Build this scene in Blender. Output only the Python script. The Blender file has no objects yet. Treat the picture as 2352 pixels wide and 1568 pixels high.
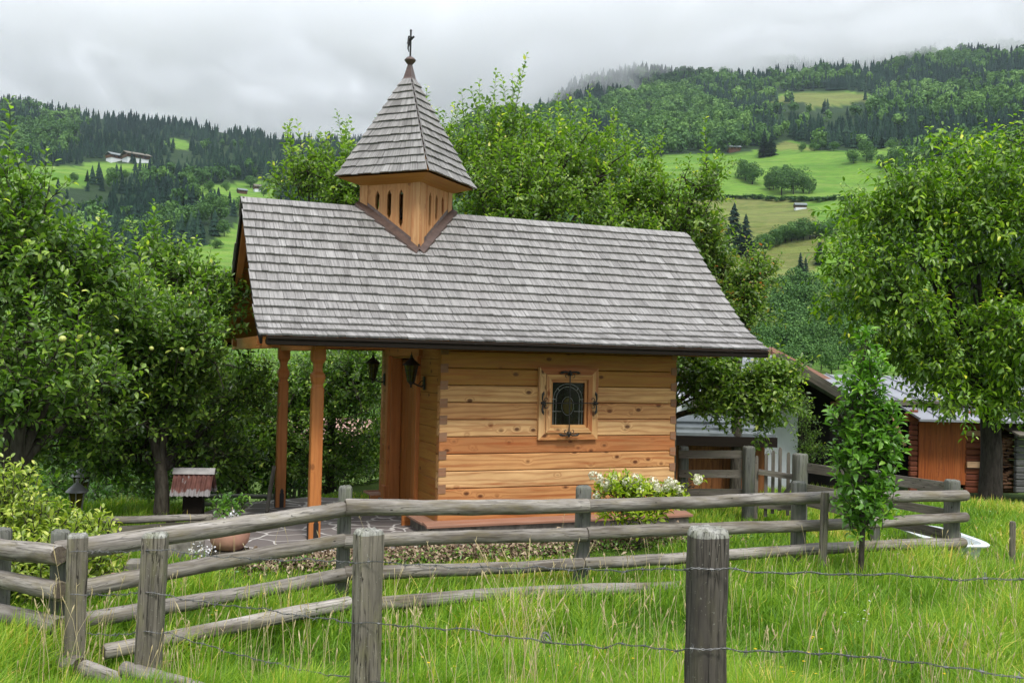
import bpy, bmesh, math, random
import numpy as np
from mathutils import Vector, Matrix
from mathutils.geometry import tessellate_polygon

sc = bpy.context.scene
R = math.radians
# ------------------------------------------------------------------ camera
F_PX, PITCH, ROLL, EYE = 2233.5, .0211, .022, 2.162
cam_data = bpy.data.cameras.new('camera')
cam_data.sensor_width = 36.0
cam_data.lens = 36.0 * F_PX / 2352.0
cam_data.clip_start, cam_data.clip_end = .05, 9000
cam = bpy.data.objects.new('camera', cam_data)
sc.collection.objects.link(cam)
cam.matrix_world = Matrix.Translation((0, 0, EYE)) @ Matrix.Rotation(math.pi / 2 + PITCH, 4, 'X') @ Matrix.Rotation(ROLL, 4, 'Z')
sc.camera = cam
sc.render.resolution_x, sc.render.resolution_y = 1024, 682
sc.view_settings.view_transform = 'Standard'
sc.view_settings.look = 'None'
sc.view_settings.exposure = 1.05
sc.view_settings.gamma = 1.0
sc.view_settings.use_curve_mapping = False
sc.render.engine = 'CYCLES'
cy = sc.cycles
cy.max_bounces = 16
cy.diffuse_bounces = 3
cy.glossy_bounces = 2
cy.transmission_bounces = 3
cy.volume_bounces = 14
cy.transparent_max_bounces = 6
cy.use_denoising = True
try:
    cy.denoiser = 'OPENIMAGEDENOISE'
    cy.denoising_prefilter = 'ACCURATE'
except Exception:
    pass
cy.use_adaptive_sampling = True
cy.adaptive_threshold = .008

# ------------------------------------------------------------------ node helpers
def nd(t, typ, ins=None, out=0, **props):
    n = t.nodes.new('ShaderNode' + typ)
    for k, v in props.items():
        setattr(n, k, v)
    for k, v in (ins or {}).items():
        s = n.inputs[k]
        if isinstance(v, bpy.types.NodeSocket):
            t.links.new(v, s)
        else:
            if s.type == 'RGBA' and hasattr(v, '__len__') and len(v) == 3:
                v = (*v, 1)
            s.default_value = v
    return n.outputs[out] if out is not None else n
def ramp(t, fac, stops, interp='LINEAR'):
    n = t.nodes.new('ShaderNodeValToRGB')
    cr = n.color_ramp
    cr.interpolation = interp
    while len(cr.elements) < len(stops):
        cr.elements.new(.5)
    for e, (p, c) in zip(cr.elements, stops):
        e.position = p
        e.color = (*c, 1) if hasattr(c, '__len__') else (c, c, c, 1)
    t.links.new(fac, n.inputs[0])
    return n.outputs[0]
def mix(t, fac, a, b, mode='MIX'):
    return nd(t, 'Mix', {0: fac, 6: a, 7: b}, out=2, data_type='RGBA', blend_type=mode)
def mth(t, op, a, b=0., c=0., clamp=False):
    return nd(t, 'Math', {0: a, 1: b, 2: c}, operation=op, use_clamp=clamp)
def vmul(t, v, s):
    return nd(t, 'VectorMath', {0: v, 1: s}, operation='MULTIPLY')
def noise(t, vec, scale, detail=4., rough=.55, dist=0., out=0):
    return nd(t, 'TexNoise', {'Vector': vec, 'Scale': scale, 'Detail': detail, 'Roughness': rough, 'Distortion': dist}, out=out)
def attr(t, name, out=2):
    return nd(t, 'Attribute', {}, out=out, attribute_name=name)
def new_mat(name):
    m = bpy.data.materials.new(name)
    m.use_nodes = True
    m.node_tree.nodes.clear()
    return m, m.node_tree
def finish(t, col, rough=.6, spec=.3, bump=None, bstr=.3, bdist=.01, metal=0., trans=0., tcol=None):
    ins = {'Base Color': col, 'Roughness': rough, 'Specular IOR Level': spec, 'Metallic': metal}
    if bump is not None:
        ins['Normal'] = nd(t, 'Bump', {'Height': bump, 'Strength': bstr, 'Distance': bdist})
    p = nd(t, 'BsdfPrincipled', ins)
    if trans > 0:
        q = nd(t, 'BsdfTranslucent', {'Color': tcol if tcol is not None else col})
        p = nd(t, 'MixShader', {0: trans, 1: p, 2: q})
    o = t.nodes.new('ShaderNodeOutputMaterial')
    t.links.new(p, o.inputs['Surface'])

# ------------------------------------------------------------------ world and sun
SUN_EL, SUN_AZ = R(54), R(160)      # azimuth clockwise from north (+Y)
w = bpy.data.worlds.new('World')
sc.world = w
w.use_nodes = True
wt = w.node_tree
wt.nodes.clear()
sky = nd(wt, 'TexSky', {}, sky_type='NISHITA', sun_disc=False, sun_elevation=SUN_EL, sun_rotation=SUN_AZ)
tc = nd(wt, 'TexCoord', {}, out=0)
zc = nd(wt, 'SeparateXYZ', {0: tc}, out=2)
big = noise(wt, vmul(wt, tc, (1.2, 1.2, 3.4)), 2.3, 6., .55, .5)
small = noise(wt, vmul(wt, tc, (1., 1., 2.6)), 7., 6., .6, .8)
cl = mth(wt, 'ADD', mth(wt, 'MULTIPLY', big, .75), mth(wt, 'MULTIPLY', small, .25))
ccol = ramp(wt, cl, [(.38, (.34, .36, .41)), (.46, (.47, .495, .545)), (.52, (.60, .62, .67)), (.58, (.82, .84, .87)), (.66, (1.05, 1.06, 1.08))])
lift = nd(wt, 'MapRange', {'Value': zc, 1: .38, 2: .95, 3: .84, 4: 2.0}, clamp=True)
ccol = nd(wt, 'VectorMath', {0: ccol, 'Scale': lift}, operation='SCALE')
skyd = nd(wt, 'VectorMath', {0: sky, 'Scale': .1}, operation='SCALE')
wcol = mix(wt, .93, skyd, ccol)
bg = nd(wt, 'Background', {'Color': wcol, 'Strength': 1.0})
wo = wt.nodes.new('ShaderNodeOutputWorld')
wt.links.new(bg, wo.inputs['Surface'])
sun = bpy.data.lights.new('sun', 'SUN')
sun.energy = 1.5
sun.angle = R(12)
sun.color = (1., .96, .9)
so = bpy.data.objects.new('sun', sun)
sc.collection.objects.link(so)
sd = Vector((math.sin(SUN_AZ) * math.cos(SUN_EL), math.cos(SUN_AZ) * math.cos(SUN_EL), math.sin(SUN_EL)))
so.rotation_euler = sd.to_track_quat('Z', 'Y').to_euler()

# ------------------------------------------------------------------ pixel to place helpers (photo measured at 2352 x 1568)
def ray(px, py):
    dx, dy = px - 1176., py - 784.
    c, s = math.cos(ROLL), math.sin(ROLL)
    u, v = dx * c + dy * s, -dx * s + dy * c
    up = -v / F_PX
    c, s = math.cos(PITCH), math.sin(PITCH)
    return np.array([u / F_PX, c - s * up, s + c * up])
def at(px, py, Y):
    d = ray(px, py)
    return Vector(np.array([0, 0, EYE]) + d * (Y / d[1]))
def gnd(px, py, z=0.):
    d = ray(px, py)
    return Vector(np.array([0, 0, EYE]) + d * ((z - EYE) / d[2]))
def proj(P):
    P = np.asarray(P, float) - np.array([0, 0, EYE])
    c, s = math.cos(PITCH), math.sin(PITCH)
    fw = P[..., 1] * c + P[..., 2] * s
    up = -P[..., 1] * s + P[..., 2] * c
    fw = np.where(fw > .1, fw, 1e9)
    u, v = P[..., 0] / fw * F_PX, -up / fw * F_PX
    cr, sr = math.cos(ROLL), math.sin(ROLL)
    return 1176 + u * cr - v * sr, 784 + u * sr + v * cr

# ------------------------------------------------------------------ object helpers
def tag(o, label=None, cat=None, group=None, kind=None):
    for k, v in (('label', label), ('category', cat), ('group', group), ('kind', kind)):
        if v: o[k] = v
    return o
def empty(name, loc, rz=0., **kw):
    o = bpy.data.objects.new(name, None)
    o.location = loc
    o.rotation_euler = (0, 0, rz)
    o.empty_display_size = .2
    sc.collection.objects.link(o)
    return tag(o, **kw)
def copy_tree(o, parent=None):
    c = o.copy()
    sc.collection.objects.link(c)
    c.parent = parent
    for ch in list(o.children):
        copy_tree(ch, c)
    return c
def np_mesh(name, V, faces_list, mats, parent=None, mat_idx=None, fattr=None, smooth=False, loc=None):
    """V (n,3); faces_list: list of int arrays (m,k); fattr: dict name -> per face float array in the same order."""
    me = bpy.data.meshes.new(name)
    V = np.ascontiguousarray(V, np.float32)
    me.vertices.add(len(V))
    me.vertices.foreach_set('co', V.ravel())
    fl = [np.asarray(f, np.int32) for f in faces_list if len(f)]
    tot = np.concatenate([np.full(len(f), f.shape[1], np.int32) for f in fl])
    idx = np.concatenate([f.ravel() for f in fl])
    me.loops.add(len(idx))
    me.loops.foreach_set('vertex_index', idx)
    me.polygons.add(len(tot))
    st = np.zeros(len(tot), np.int32)
    st[1:] = np.cumsum(tot)[:-1]
    me.polygons.foreach_set('loop_start', st)
    if mat_idx is not None:
        me.polygons.foreach_set('material_index', np.asarray(mat_idx, np.int32))
    for k, v in (fattr or {}).items():
        a = me.attributes.new(k, 'FLOAT', 'FACE')
        a.data.foreach_set('value', np.asarray(v, np.float32))
    me.update(calc_edges=True)
    if smooth:
        me.polygons.foreach_set('use_smooth', np.ones(len(tot), bool))
    for m in (mats if isinstance(mats, (list, tuple)) else [mats]):
        me.materials.append(m)
    o = bpy.data.objects.new(name, me)
    sc.collection.objects.link(o)
    if parent is not None: o.parent = parent
    if loc is not None: o.location = loc
    return o
rng = np.random.default_rng(7)
random.seed(7)

class MB:
    """collects shapes into one mesh, with a grain coordinate (gc) per vertex and a random value (rnd) per face"""
    def __init__(s):
        s.v, s.f, s.g, s.r, s.m = [], [], [], [], []
        s.mi = 0
    def add(s, vs, fs, gs=None, rnd=None):
        b = len(s.v)
        rnd = random.random() if rnd is None else rnd
        s.v += [tuple(p) for p in vs]
        off = Vector((rnd * 37.7, rnd * 91.3, rnd * 53.1))
        s.g += [tuple(Vector(p) + off) for p in (gs if gs is not None else vs)]
        for f in fs:
            s.f.append([b + i for i in f]); s.r.append(rnd); s.m.append(s.mi)
    def box(s, c, size, M=None, grain=0, rnd=None, ch=0., taper=None):
        """box centred at c, size (x,y,z) in the frame M (3x3), grain axis index; ch = chamfer"""
        M = M or Matrix.Identity(3)
        hx, hy, hz = [q / 2 for q in size]
        loc = []
        if ch <= 0:
            for x in (-hx, hx):
                for y in (-hy, hy):
                    for z in (-hz, hz):
                        loc.append(Vector((x, y, z)))
            fs = [(0, 1, 3, 2), (4, 6, 7, 5), (0, 4, 5, 1), (2, 3, 7, 6), (0, 2, 6, 4), (1, 5, 7, 3)]
        else:
            bm = bmesh.new()
            bmesh.ops.create_cube(bm, size=1.)
            for v in bm.verts: v.co = Vector((v.co.x * size[0], v.co.y * size[1], v.co.z * size[2]))
            bmesh.ops.bevel(bm, geom=bm.edges[:], offset=ch, segments=1, affect='EDGES')
            loc = [v.co.copy() for v in bm.verts]
            fs = [[v.index for v in f.verts] for f in bm.faces]
            bm.free()
        perm = {0: (0, 1, 2), 1: (1, 0, 2), 2: (2, 0, 1)}[grain]
        gs = [Vector((p[perm[0]], p[perm[1]], p[perm[2]])) for p in loc]
        vs = [Vector(c) + M @ p for p in loc]
        s.add(vs, fs, gs, rnd)
    def tube(s, pts, rad, n=10, rnd=None, cap=True, wob=0., seed=0, flat=1.):
        pts = [Vector(p) for p in pts]
        rad = rad if hasattr(rad, '__len__') else [rad] * len(pts)
        rr = random.Random(seed)
        prof = [1 + wob * rr.uniform(-1, 1) for _ in range(n)]
        vs, gs, L = [], [], 0.
        up = None
        for i, p in enumerate(pts):
            d = (pts[min(i + 1, len(pts) - 1)] - pts[max(i - 1, 0)]).normalized()
            if up is None:
                up = Vector((0, 0, 1)) if abs(d.z) < .9 else Vector((1, 0, 0))
            a = d.cross(up).normalized(); b = a.cross(d).normalized(); up = b
            if i: L += (p - pts[i - 1]).length
            for k in range(n):
                t = 2 * math.pi * k / n
                q = rad[i] * prof[k] * (1 + wob * .5 * rr.uniform(-1, 1))
                vs.append(p + a * math.cos(t) * q + b * math.sin(t) * q * flat)
                gs.append(Vector((L, math.cos(t) * rad[i], math.sin(t) * rad[i])))
        fs = []
        for i in range(len(pts) - 1):
            for k in range(n):
                k2 = (k + 1) % n
                fs.append((i * n + k, i * n + k2, (i + 1) * n + k2, (i + 1) * n + k))
        if cap:
            fs.append(list(range(n))[::-1]); fs.append([(len(pts) - 1) * n + k for k in range(n)])
        s.add(vs, [f[::-1] for f in fs], gs, rnd)
    def lathe(s, c, prof, n=12, rnd=None, ax=None):
        """prof: list of (radius, z)"""
        c = Vector(c); M = ax or Matrix.Identity(3)
        vs = []
        for r_, z in prof:
            for k in range(n):
                t = 2 * math.pi * (k + .5) / n
                vs.append(c + M @ Vector((r_ * math.cos(t), r_ * math.sin(t), z)))
        fs = []
        for i in range(len(prof) - 1):
            for k in range(n):
                k2 = (k + 1) % n
                fs.append((i * n + k, i * n + k2, (i + 1) * n + k2, (i + 1) * n + k))
        fs.append(list(range(n))[::-1]); fs.append([(len(prof) - 1) * n + k for k in range(n)])
        s.add(vs, fs, None, rnd)
    def sphere(s, c, r, n=8, sq=1., rnd=None):
        s.lathe(c, [(max(1e-4, r * math.sin(math.pi * i / n)), -r * sq * math.cos(math.pi * i / n)) for i in range(n + 1)], n, rnd)
    def plate(s, outer, holes, org, ex, ey, th, rnd=None, gr=0):
        """polygon with holes in the plane (ex, ey) at org, extruded by th along ex x ey"""
        org, ex, ey = Vector(org), Vector(ex), Vector(ey)
        n = ex.cross(ey).normalized() * th
        loops = [[Vector((x, y, 0)) for x, y in lp] for lp in [outer] + holes]
        flat = [p for lp in loops for p in lp]
        tris = tessellate_polygon(loops)
        N = len(flat)
        front = [org + ex * p.x + ey * p.y for p in flat]
        vs = front + [p + n for p in front]
        g = [Vector((p.x, p.y, 0)) if gr == 0 else Vector((p.y, p.x, 0)) for p in flat]
        gs = g + [q + Vector((0, 0, th)) for q in g]
        fs = []
        for t in tris:
            a, b, c = t
            cr = (flat[b] - flat[a]).cross(flat[c] - flat[a]).z
            if cr < 0: a, b, c = a, c, b
            fs.append((a, c, b)); fs.append((a + N, b + N, c + N))
        k = 0
        for li, lp in enumerate(loops):
            m = len(lp)
            for i in range(m):
                a, b = k + i, k + (i + 1) % m
                fs.append((a, b, b + N, a + N) if li == 0 else (b, a, a + N, b + N))
            k += m
        s.add(vs, fs, gs, rnd)
    def build(s, name, mats, parent=None, smooth=False, bevel=0., recalc=True):
        me = bpy.data.meshes.new(name)
        me.from_pydata(s.v, [], s.f)
        a = me.attributes.new('gc', 'FLOAT_VECTOR', 'POINT')
        a.data.foreach_set('vector', np.array(s.g, np.float32).ravel())
        a = me.attributes.new('rnd', 'FLOAT', 'FACE')
        a.data.foreach_set('value', np.array(s.r, np.float32))
        me.polygons.foreach_set('material_index', np.array(s.m, np.int32))
        if smooth: me.polygons.foreach_set('use_smooth', np.ones(len(s.f), bool))
        for m in (mats if isinstance(mats, (list, tuple)) else [mats]): me.materials.append(m)
        me.update()
        if recalc:
            bm = bmesh.new(); bm.from_mesh(me)
            bmesh.ops.recalc_face_normals(bm, faces=bm.faces[:])
            bm.to_mesh(me); bm.free()
        o = bpy.data.objects.new(name, me)
        sc.collection.objects.link(o)
        if parent is not None: o.parent = parent
        if bevel > 0:
            b = o.modifiers.new('bevel', 'BEVEL'); b.width = bevel; b.segments = 1; b.limit_method = 'ANGLE'
        if smooth:
            try: me.set_sharp_from_angle(angle=R(50))
            except Exception: pass
        return o
def frame(d, up=Vector((0, 0, 1))):
    """3x3 with columns: d, side, up"""
    d = Vector(d).normalized(); s_ = up.cross(d).normalized(); u = d.cross(s_)
    return Matrix((d, s_, u)).transposed()
# ------------------------------------------------------------------ materials
def wood_mat(name, stops, grain=1., knots=.8, rough=.65, stain=None, dark=.45, gscale=1., bumps=.25):
    m, t = new_mat(name)
    g = attr(t, 'gc', out=1); r = attr(t, 'rnd')
    gv = vmul(t, g, (1.3 * gscale, 9. * gscale, 9. * gscale))
    # knots
    yy = nd(t, 'SeparateXYZ', {0: g}, out=None)
    kv = nd(t, 'CombineXYZ', {0: mth(t, 'MULTIPLY', yy.outputs[0], 4.4), 1: mth(t, 'MULTIPLY', mth(t, 'ADD', yy.outputs[1], yy.outputs[2]), 7.), 2: 0.})
    vo = nd(t, 'TexVoronoi', {'Vector': kv, 'Scale': 1., 'Randomness': 1.}, out=None, feature='F1')
    kd = vo.outputs['Distance']
    keep = mth(t, 'GREATER_THAN', nd(t, 'SeparateColor', {0: vo.outputs['Color']}), .34)
    ring = mth(t, 'MULTIPLY', nd(t, 'MapRange', {'Value': kd, 1: 0., 2: .42, 3: 1., 4: 0.}, interpolation_type='SMOOTHSTEP'), keep)
    warp = noise(t, gv, .55, 3., .5)
    ph = mth(t, 'ADD', mth(t, 'MULTIPLY', mth(t, 'ADD', yy.outputs[1], yy.outputs[2]), 95. * gscale), mth(t, 'MULTIPLY', warp, 24.))
    ph = mth(t, 'ADD', ph, mth(t, 'MULTIPLY', ring, 11.))
    band = mth(t, 'MULTIPLY_ADD', mth(t, 'SINE', ph), .5, .5)
    band = mth(t, 'POWER', band, 2.2)
    fine = noise(t, vmul(t, g, (3., 160., 160.)), 1., 3., .6)
    base = ramp(t, r, stops)
    blot = noise(t, vmul(t, g, (1., 3., 3.)), 1.6, 4.)
    base = mix(t, nd(t, 'MapRange', {'Value': blot, 1: .35, 2: .7, 3: 0., 4: .5}), base, tuple(.55 * q for q in stops[len(stops) // 2][1]), 'MIX')
    c = mix(t, mth(t, 'MULTIPLY', band, dark * grain), base, (.30, .10, .03) if stain is None else stain, 'MIX')
    c = mix(t, mth(t, 'MULTIPLY', fine, .35 * grain), c, (.45, .38, .32), 'MULTIPLY')
    kn = mth(t, 'MULTIPLY', nd(t, 'MapRange', {'Value': kd, 1: .11, 2: .22, 3: knots, 4: 0.}), keep)
    c = mix(t, kn, c, (.075, .022, .008))
    rs_ = noise(t, vmul(t, g, (.8, 14., 14.)), 1.3, 4., .6)
    c = mix(t, nd(t, 'MapRange', {'Value': rs_, 1: .53, 2: .68, 3: 0., 4: .7 * grain}), c, (.30, .075, .018) if stain is None else stain)
    finish(t, c, rough, .25, bump=mth(t, 'ADD', band, mth(t, 'MULTIPLY', fine, .6)), bstr=bumps, bdist=.004)
    return m
M = {}
larch = [(0., (.42, .145, .05)), (.25, (.56, .235, .08)), (.5, (.70, .365, .145)), (.75, (.80, .50, .235)), (1., (.66, .35, .11))]
M['wall'] = wood_mat('wall_larch', larch, 1., .9, .6)
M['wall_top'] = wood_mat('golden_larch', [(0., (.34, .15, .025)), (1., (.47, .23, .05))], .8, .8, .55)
M['post'] = wood_mat('porch_larch', [(0., (.50, .18, .05)), (1., (.57, .23, .07))], .55, .5, .5)
M['door'] = wood_mat('door_oak', [(0., (.36, .12, .022)), (1., (.45, .17, .04))], .6, .1, .35)
M['endgrain'] = wood_mat('end_grain', [(0., (.22, .12, .07)), (1., (.34, .19, .11))], .5, 0., .8)
M['tower'] = wood_mat('tower_larch', [(0., (.50, .25, .10)), (1., (.58, .33, .15))], .7, .6, .65)
M['sill'] = wood_mat('ledge_wood', [(0., (.36, .19, .13)), (1., (.42, .25, .18))], .6, .2, .6)
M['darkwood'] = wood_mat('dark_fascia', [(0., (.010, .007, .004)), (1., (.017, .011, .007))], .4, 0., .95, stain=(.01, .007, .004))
M['brownwood'] = wood_mat('brown_barn_wood', [(0., (.10, .05, .025)), (1., (.17, .085, .045))], .9, .2, .8, stain=(.03, .015, .008))
M['redlog'] = wood_mat('red_log', [(0., (.17, .045, .02)), (1., (.26, .08, .04))], .8, .2, .7, stain=(.05, .015, .008))
M['orangedoor'] = wood_mat('orange_door', [(0., (.40, .10, .02)), (1., (.50, .15, .04))], .8, .2, .6, stain=(.15, .03, .01))
M['shedwood'] = wood_mat('brown_shed_boards', [(0., (.20, .075, .022)), (1., (.30, .12, .035))], .9, .3, .7, stain=(.07, .025, .01))
M['palewood'] = wood_mat('pale_wood', [(0., (.45, .28, .16)), (1., (.55, .36, .22))], .5, .2, .7)
M['greylog'] = wood_mat('grey_log', [(0., (.10, .10, .10)), (1., (.17, .17, .165))], .9, .1, .9, stain=(.03, .03, .03))

def weathered(name, a, b, moss=0.3, mosscol=(.20, .19, .07), crack=1., lichen=0.):
    m, t = new_mat(name)
    g = attr(t, 'gc', out=1); r = attr(t, 'rnd')
    lo = noise(t, vmul(t, g, (1.2, 7., 7.)), 1.4, 5., .6)
    st = noise(t, vmul(t, g, (2.2, 55., 55.)), 1., 5., .65, .4)
    fi = noise(t, vmul(t, g, (9., 210., 210.)), 1., 3., .6)
    c = mix(t, nd(t, 'MapRange', {'Value': lo, 1: .35, 2: .68}), a, b)
    c = mix(t, nd(t, 'MapRange', {'Value': st, 1: .5, 2: .72, 3: 0., 4: .9 * crack}), c, tuple(q * .22 for q in a))
    c = mix(t, mth(t, 'MULTIPLY', fi, .5), c, (.55, .52, .5), 'MULTIPLY')
    c = mix(t, .35, c, ramp(t, r, [(0., (.75, .75, .75)), (1., (1.2, 1.17, 1.12))]), 'MULTIPLY')
    mo = noise(t, vmul(t, g, (1.6, 5., 5.)), 2.3, 5., .65)
    c = mix(t, nd(t, 'MapRange', {'Value': mo, 1: .48, 2: .68, 3: 0., 4: moss}), c, mosscol)
    # nail holes and knots
    vo = nd(t, 'TexVoronoi', {'Vector': vmul(t, g, (1., 2.2, 2.2)), 'Scale': 5.5}, out=None)
    c = mix(t, nd(t, 'MapRange', {'Value': vo.outputs['Distance'], 1: .05, 2: .10, 3: .9, 4: 0.}), c, (.03, .025, .02))
    ck = noise(t, vmul(t, g, (1.6, 26., 26.)), 1.7, 2., .4, .3)
    crk = nd(t, 'MapRange', {'Value': mth(t, 'ABSOLUTE', mth(t, 'SUBTRACT', ck, .5)), 1: .0, 2: .022, 3: 1., 4: 0.})
    gate = nd(t, 'MapRange', {'Value': lo, 1: .45, 2: .6})
    crk = mth(t, 'MULTIPLY', crk, gate)
    c = mix(t, mth(t, 'MULTIPLY', crk, .85 * crack), c, (.02, .017, .013))
    if lichen > 0:
        ln = noise(t, g, 75., 4., .7)
        c = mix(t, nd(t, 'MapRange', {'Value': ln, 1: .63, 2: .68, 3: 0., 4: lichen}), c, (.5, .5, .42))
    h = mth(t, 'SUBTRACT', mth(t, 'ADD', st, mth(t, 'MULTIPLY', fi, .4)), mth(t, 'MULTIPLY', crk, 1.6))
    finish(t, c, .8, .2, bump=h, bstr=.55, bdist=.006)
    return m
M['rail'] = weathered('weathered_rail', (.13, .112, .09), (.44, .41, .37), .35, (.17, .14, .05))
M['fpost'] = weathered('weathered_fence_post', (.12, .125, .105), (.21, .21, .185), .4, (.15, .17, .09))
M['wpost'] = weathered('weathered_wire_post', (.10, .09, .072), (.25, .225, .18), .5, (.19, .18, .085), 1.3, .35)
M['wpostd'] = weathered('dark_wire_post', (.05, .044, .038), (.14, .125, .105), .35, (.12, .11, .06), 1.3, .3)
M['lichen'] = weathered('lichen_cap', (.20, .20, .17), (.42, .42, .38), .6, (.16, .17, .08), 1.2, .8)
M['plank'] = weathered('grey_plank', (.12, .105, .085), (.22, .20, .17), .3, (.12, .13, .06))
M['logend'] = weathered('log_end', (.10, .08, .06), (.17, .14, .11), .2)

def shingle_mat(name):
    m, t = new_mat(name)
    g = attr(t, 'gc', out=1); r = attr(t, 'rnd')
    st = noise(t, vmul(t, g, (2.0, 42., 42.)), 1., 5., .62)
    fi = noise(t, vmul(t, g, (5., 170., 170.)), 1., 3., .6)
    c = ramp(t, r, [(0., (.215, .205, .192)), (.3, (.285, .273, .259)), (.7, (.335, .322, .307)), (1., (.41, .397, .38))])
    c = mix(t, nd(t, 'MapRange', {'Value': st, 1: .42, 2: .72, 3: 0., 4: .72}), c, (.085, .08, .078))
    c = mix(t, nd(t, 'MapRange', {'Value': st, 1: .25, 2: .45, 3: .4, 4: 0.}), c, (.47, .455, .43))
    c = mix(t, mth(t, 'MULTIPLY', fi, .55), c, (.5, .49, .49), 'MULTIPLY')
    wp = nd(t, 'NewGeometry', {}, out=0)
    pn = noise(t, wp, .9, 4., .6)
    c = mix(t, nd(t, 'MapRange', {'Value': pn, 1: .5, 2: .75, 3: 0., 4: .35}), c, (.24, .22, .21))
    finish(t, c, .75, .2, bump=mth(t, 'ADD', st, fi), bstr=.5, bdist=.004)
    return m
M['shingle'] = shingle_mat('weathered_shingle')

def plain(name, col, rough=.6, spec=.3, metal=0., var=.25, scale=8., bstr=.15):
    m, t = new_mat(name)
    co = nd(t, 'TexCoord', {}, out=3)
    n = noise(t, co, scale, 5., .6)
    c = mix(t, nd(t, 'MapRange', {'Value': n, 1: .3, 2: .7, 3: 0., 4: 1.}), tuple(q * (1 - var) for q in col), tuple(min(1., q * (1 + var)) for q in col))
    finish(t, c, rough, spec, bump=n, bstr=bstr, bdist=.004, metal=metal)
    return m
M['copper'] = plain('brown_copper', (.095, .062, .05), .38, .5, .35, .3, 14.)
M['iron'] = plain('black_iron', (.018, .016, .014), .45, .5, .2, .3, 20.)
M['glassdark'] = plain('dark_glass', (.010, .008, .005), .15, .35, 0., .5, 3., .02)
M['lead'] = plain('lead_came', (.24, .24, .22), .4, .5, .4, .2, 30.)
M['amber'] = plain('amber_glass', (.05, .035, .008), .15, .6, 0., .4, 6., .02)
M['stone'] = plain('plinth_stone', (.19, .175, .15), .85, .2, 0., .5, 9., .8)
M['terracotta'] = plain('terracotta', (.50, .27, .20), .75, .2, 0., .15, 6., .1)
M['enamel'] = plain('white_enamel', (.70, .74, .74), .3, .5, 0., .12, 5., .05)
M['render'] = plain('white_render', (.62, .64, .66), .9, .1, 0., .08, 3., .3)
M['cream'] = plain('cream_render', (.70, .64, .42), .9, .1, 0., .08, 3., .2)
M['metalroof'] = plain('grey_metal_roof', (.27, .275, .30), .35, .5, .3, .12, 1.2, .05)
M['tinlamp'] = plain('grey_tin', (.30, .29, .29), .45, .5, .4, .25, 9., .1)
M['slate'] = plain('slate_roof', (.13, .15, .15), .5, .4, 0., .3, 5., .2)
M['pinkroof'] = plain('clay_roof', (.45, .27, .22), .7, .2, 0., .2, 3., .2)
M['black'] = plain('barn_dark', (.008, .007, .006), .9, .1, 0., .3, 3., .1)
M['apple'] = plain('apple_skin', (.42, .45, .12), .4, .4, 0., .3, 20., .02)
M['wire'] = plain('galvanised_wire', (.14, .14, .135), .5, .5, .6, .4, 60., .1)

def bark_mat(name, a, b):
    m, t = new_mat(name)
    co = nd(t, 'TexCoord', {}, out=3)
    n = noise(t, vmul(t, co, (9., 9., 2.)), 2.5, 6., .65)
    finish(t, mix(t, nd(t, 'MapRange', {'Value': n, 1: .35, 2: .65}), a, b), .9, .15, bump=n, bstr=.9, bdist=.02)
    return m
M['bark'] = bark_mat('apple_bark', (.030, .024, .018), (.09, .08, .062))
M['barkdark'] = bark_mat('cherry_bark', (.016, .013, .011), (.05, .043, .036))

def leaf_mat(name, stops, trans=.38, rough=.36, spec=.55, edge=None, tmul=(1.5, 1.9, .5)):
    m, t = new_mat(name)
    r = attr(t, 'rnd')
    c = ramp(t, r, stops)
    tcl = nd(t, 'VectorMath', {0: c, 1: tmul}, operation='MULTIPLY')
    finish(t, c, rough, spec, trans=trans, tcol=tcl)
    return m
M['apple_leaf'] = leaf_mat('apple_leaf', [(0., (0.045, 0.087, 0.022)), (.35, (0.092, 0.167, 0.030)), (.7, (0.174, 0.273, 0.041)), (.93, (0.349, 0.481, 0.083)), (1., (0.615, 0.632, 0.141))])
M['apple_leaf_light'] = leaf_mat('apple_leaf_light', [(0., (0.059, 0.109, 0.017)), (.35, (0.108, 0.189, 0.028)), (.7, (0.199, 0.293, 0.040)), (.94, (0.363, 0.477, 0.080)), (1., (0.598, 0.561, 0.120))])
M['red_leaf'] = leaf_mat('autumn_tinged_leaf', [(0., (0.052, 0.103, 0.020)), (.4, (0.115, 0.196, 0.035)), (.8, (0.253, 0.310, 0.070)), (.9, (0.345, 0.230, 0.060)), (1., (0.437, 0.115, 0.050))])
M['cherry_leaf'] = leaf_mat('cherry_leaf', [(0., (0.039, 0.092, 0.006)), (.4, (0.098, 0.192, 0.011)), (.75, (0.205, 0.333, 0.018)), (.94, (0.408, 0.548, 0.040)), (1., (0.601, 0.597, 0.054))], .33)
M['young_leaf'] = leaf_mat('young_tree_leaf', [(0., (0.050, 0.128, 0.018)), (.5, (0.112, 0.249, 0.028)), (.85, (0.223, 0.409, 0.050)), (1., (0.405, 0.574, 0.089))], .3)
M['varieg_leaf'] = leaf_mat('variegated_leaf', [(0., (0.113, 0.158, 0.030)), (.3, (0.211, 0.290, 0.045)), (.65, (0.396, 0.459, 0.070)), (1., (0.660, 0.628, 0.160))], .3)
M['hydra_leaf'] = leaf_mat('hydrangea_leaf', [(0., (0.162, 0.231, 0.018)), (.5, (0.324, 0.416, 0.027)), (1., (0.583, 0.578, 0.054))], .35)
M['petal'] = leaf_mat('cream_petal', [(0., (.62, .60, .42)), (1., (.85, .83, .70))], .25, .6, .2, tmul=(1., 1., .9))
M['undergrowth'] = leaf_mat('undergrowth_leaf', [(0., (0.043, 0.100, 0.013)), (.5, (0.086, 0.198, 0.027)), (.9, (0.202, 0.356, 0.045)), (1., (0.360, 0.502, 0.108))], .3)
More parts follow.
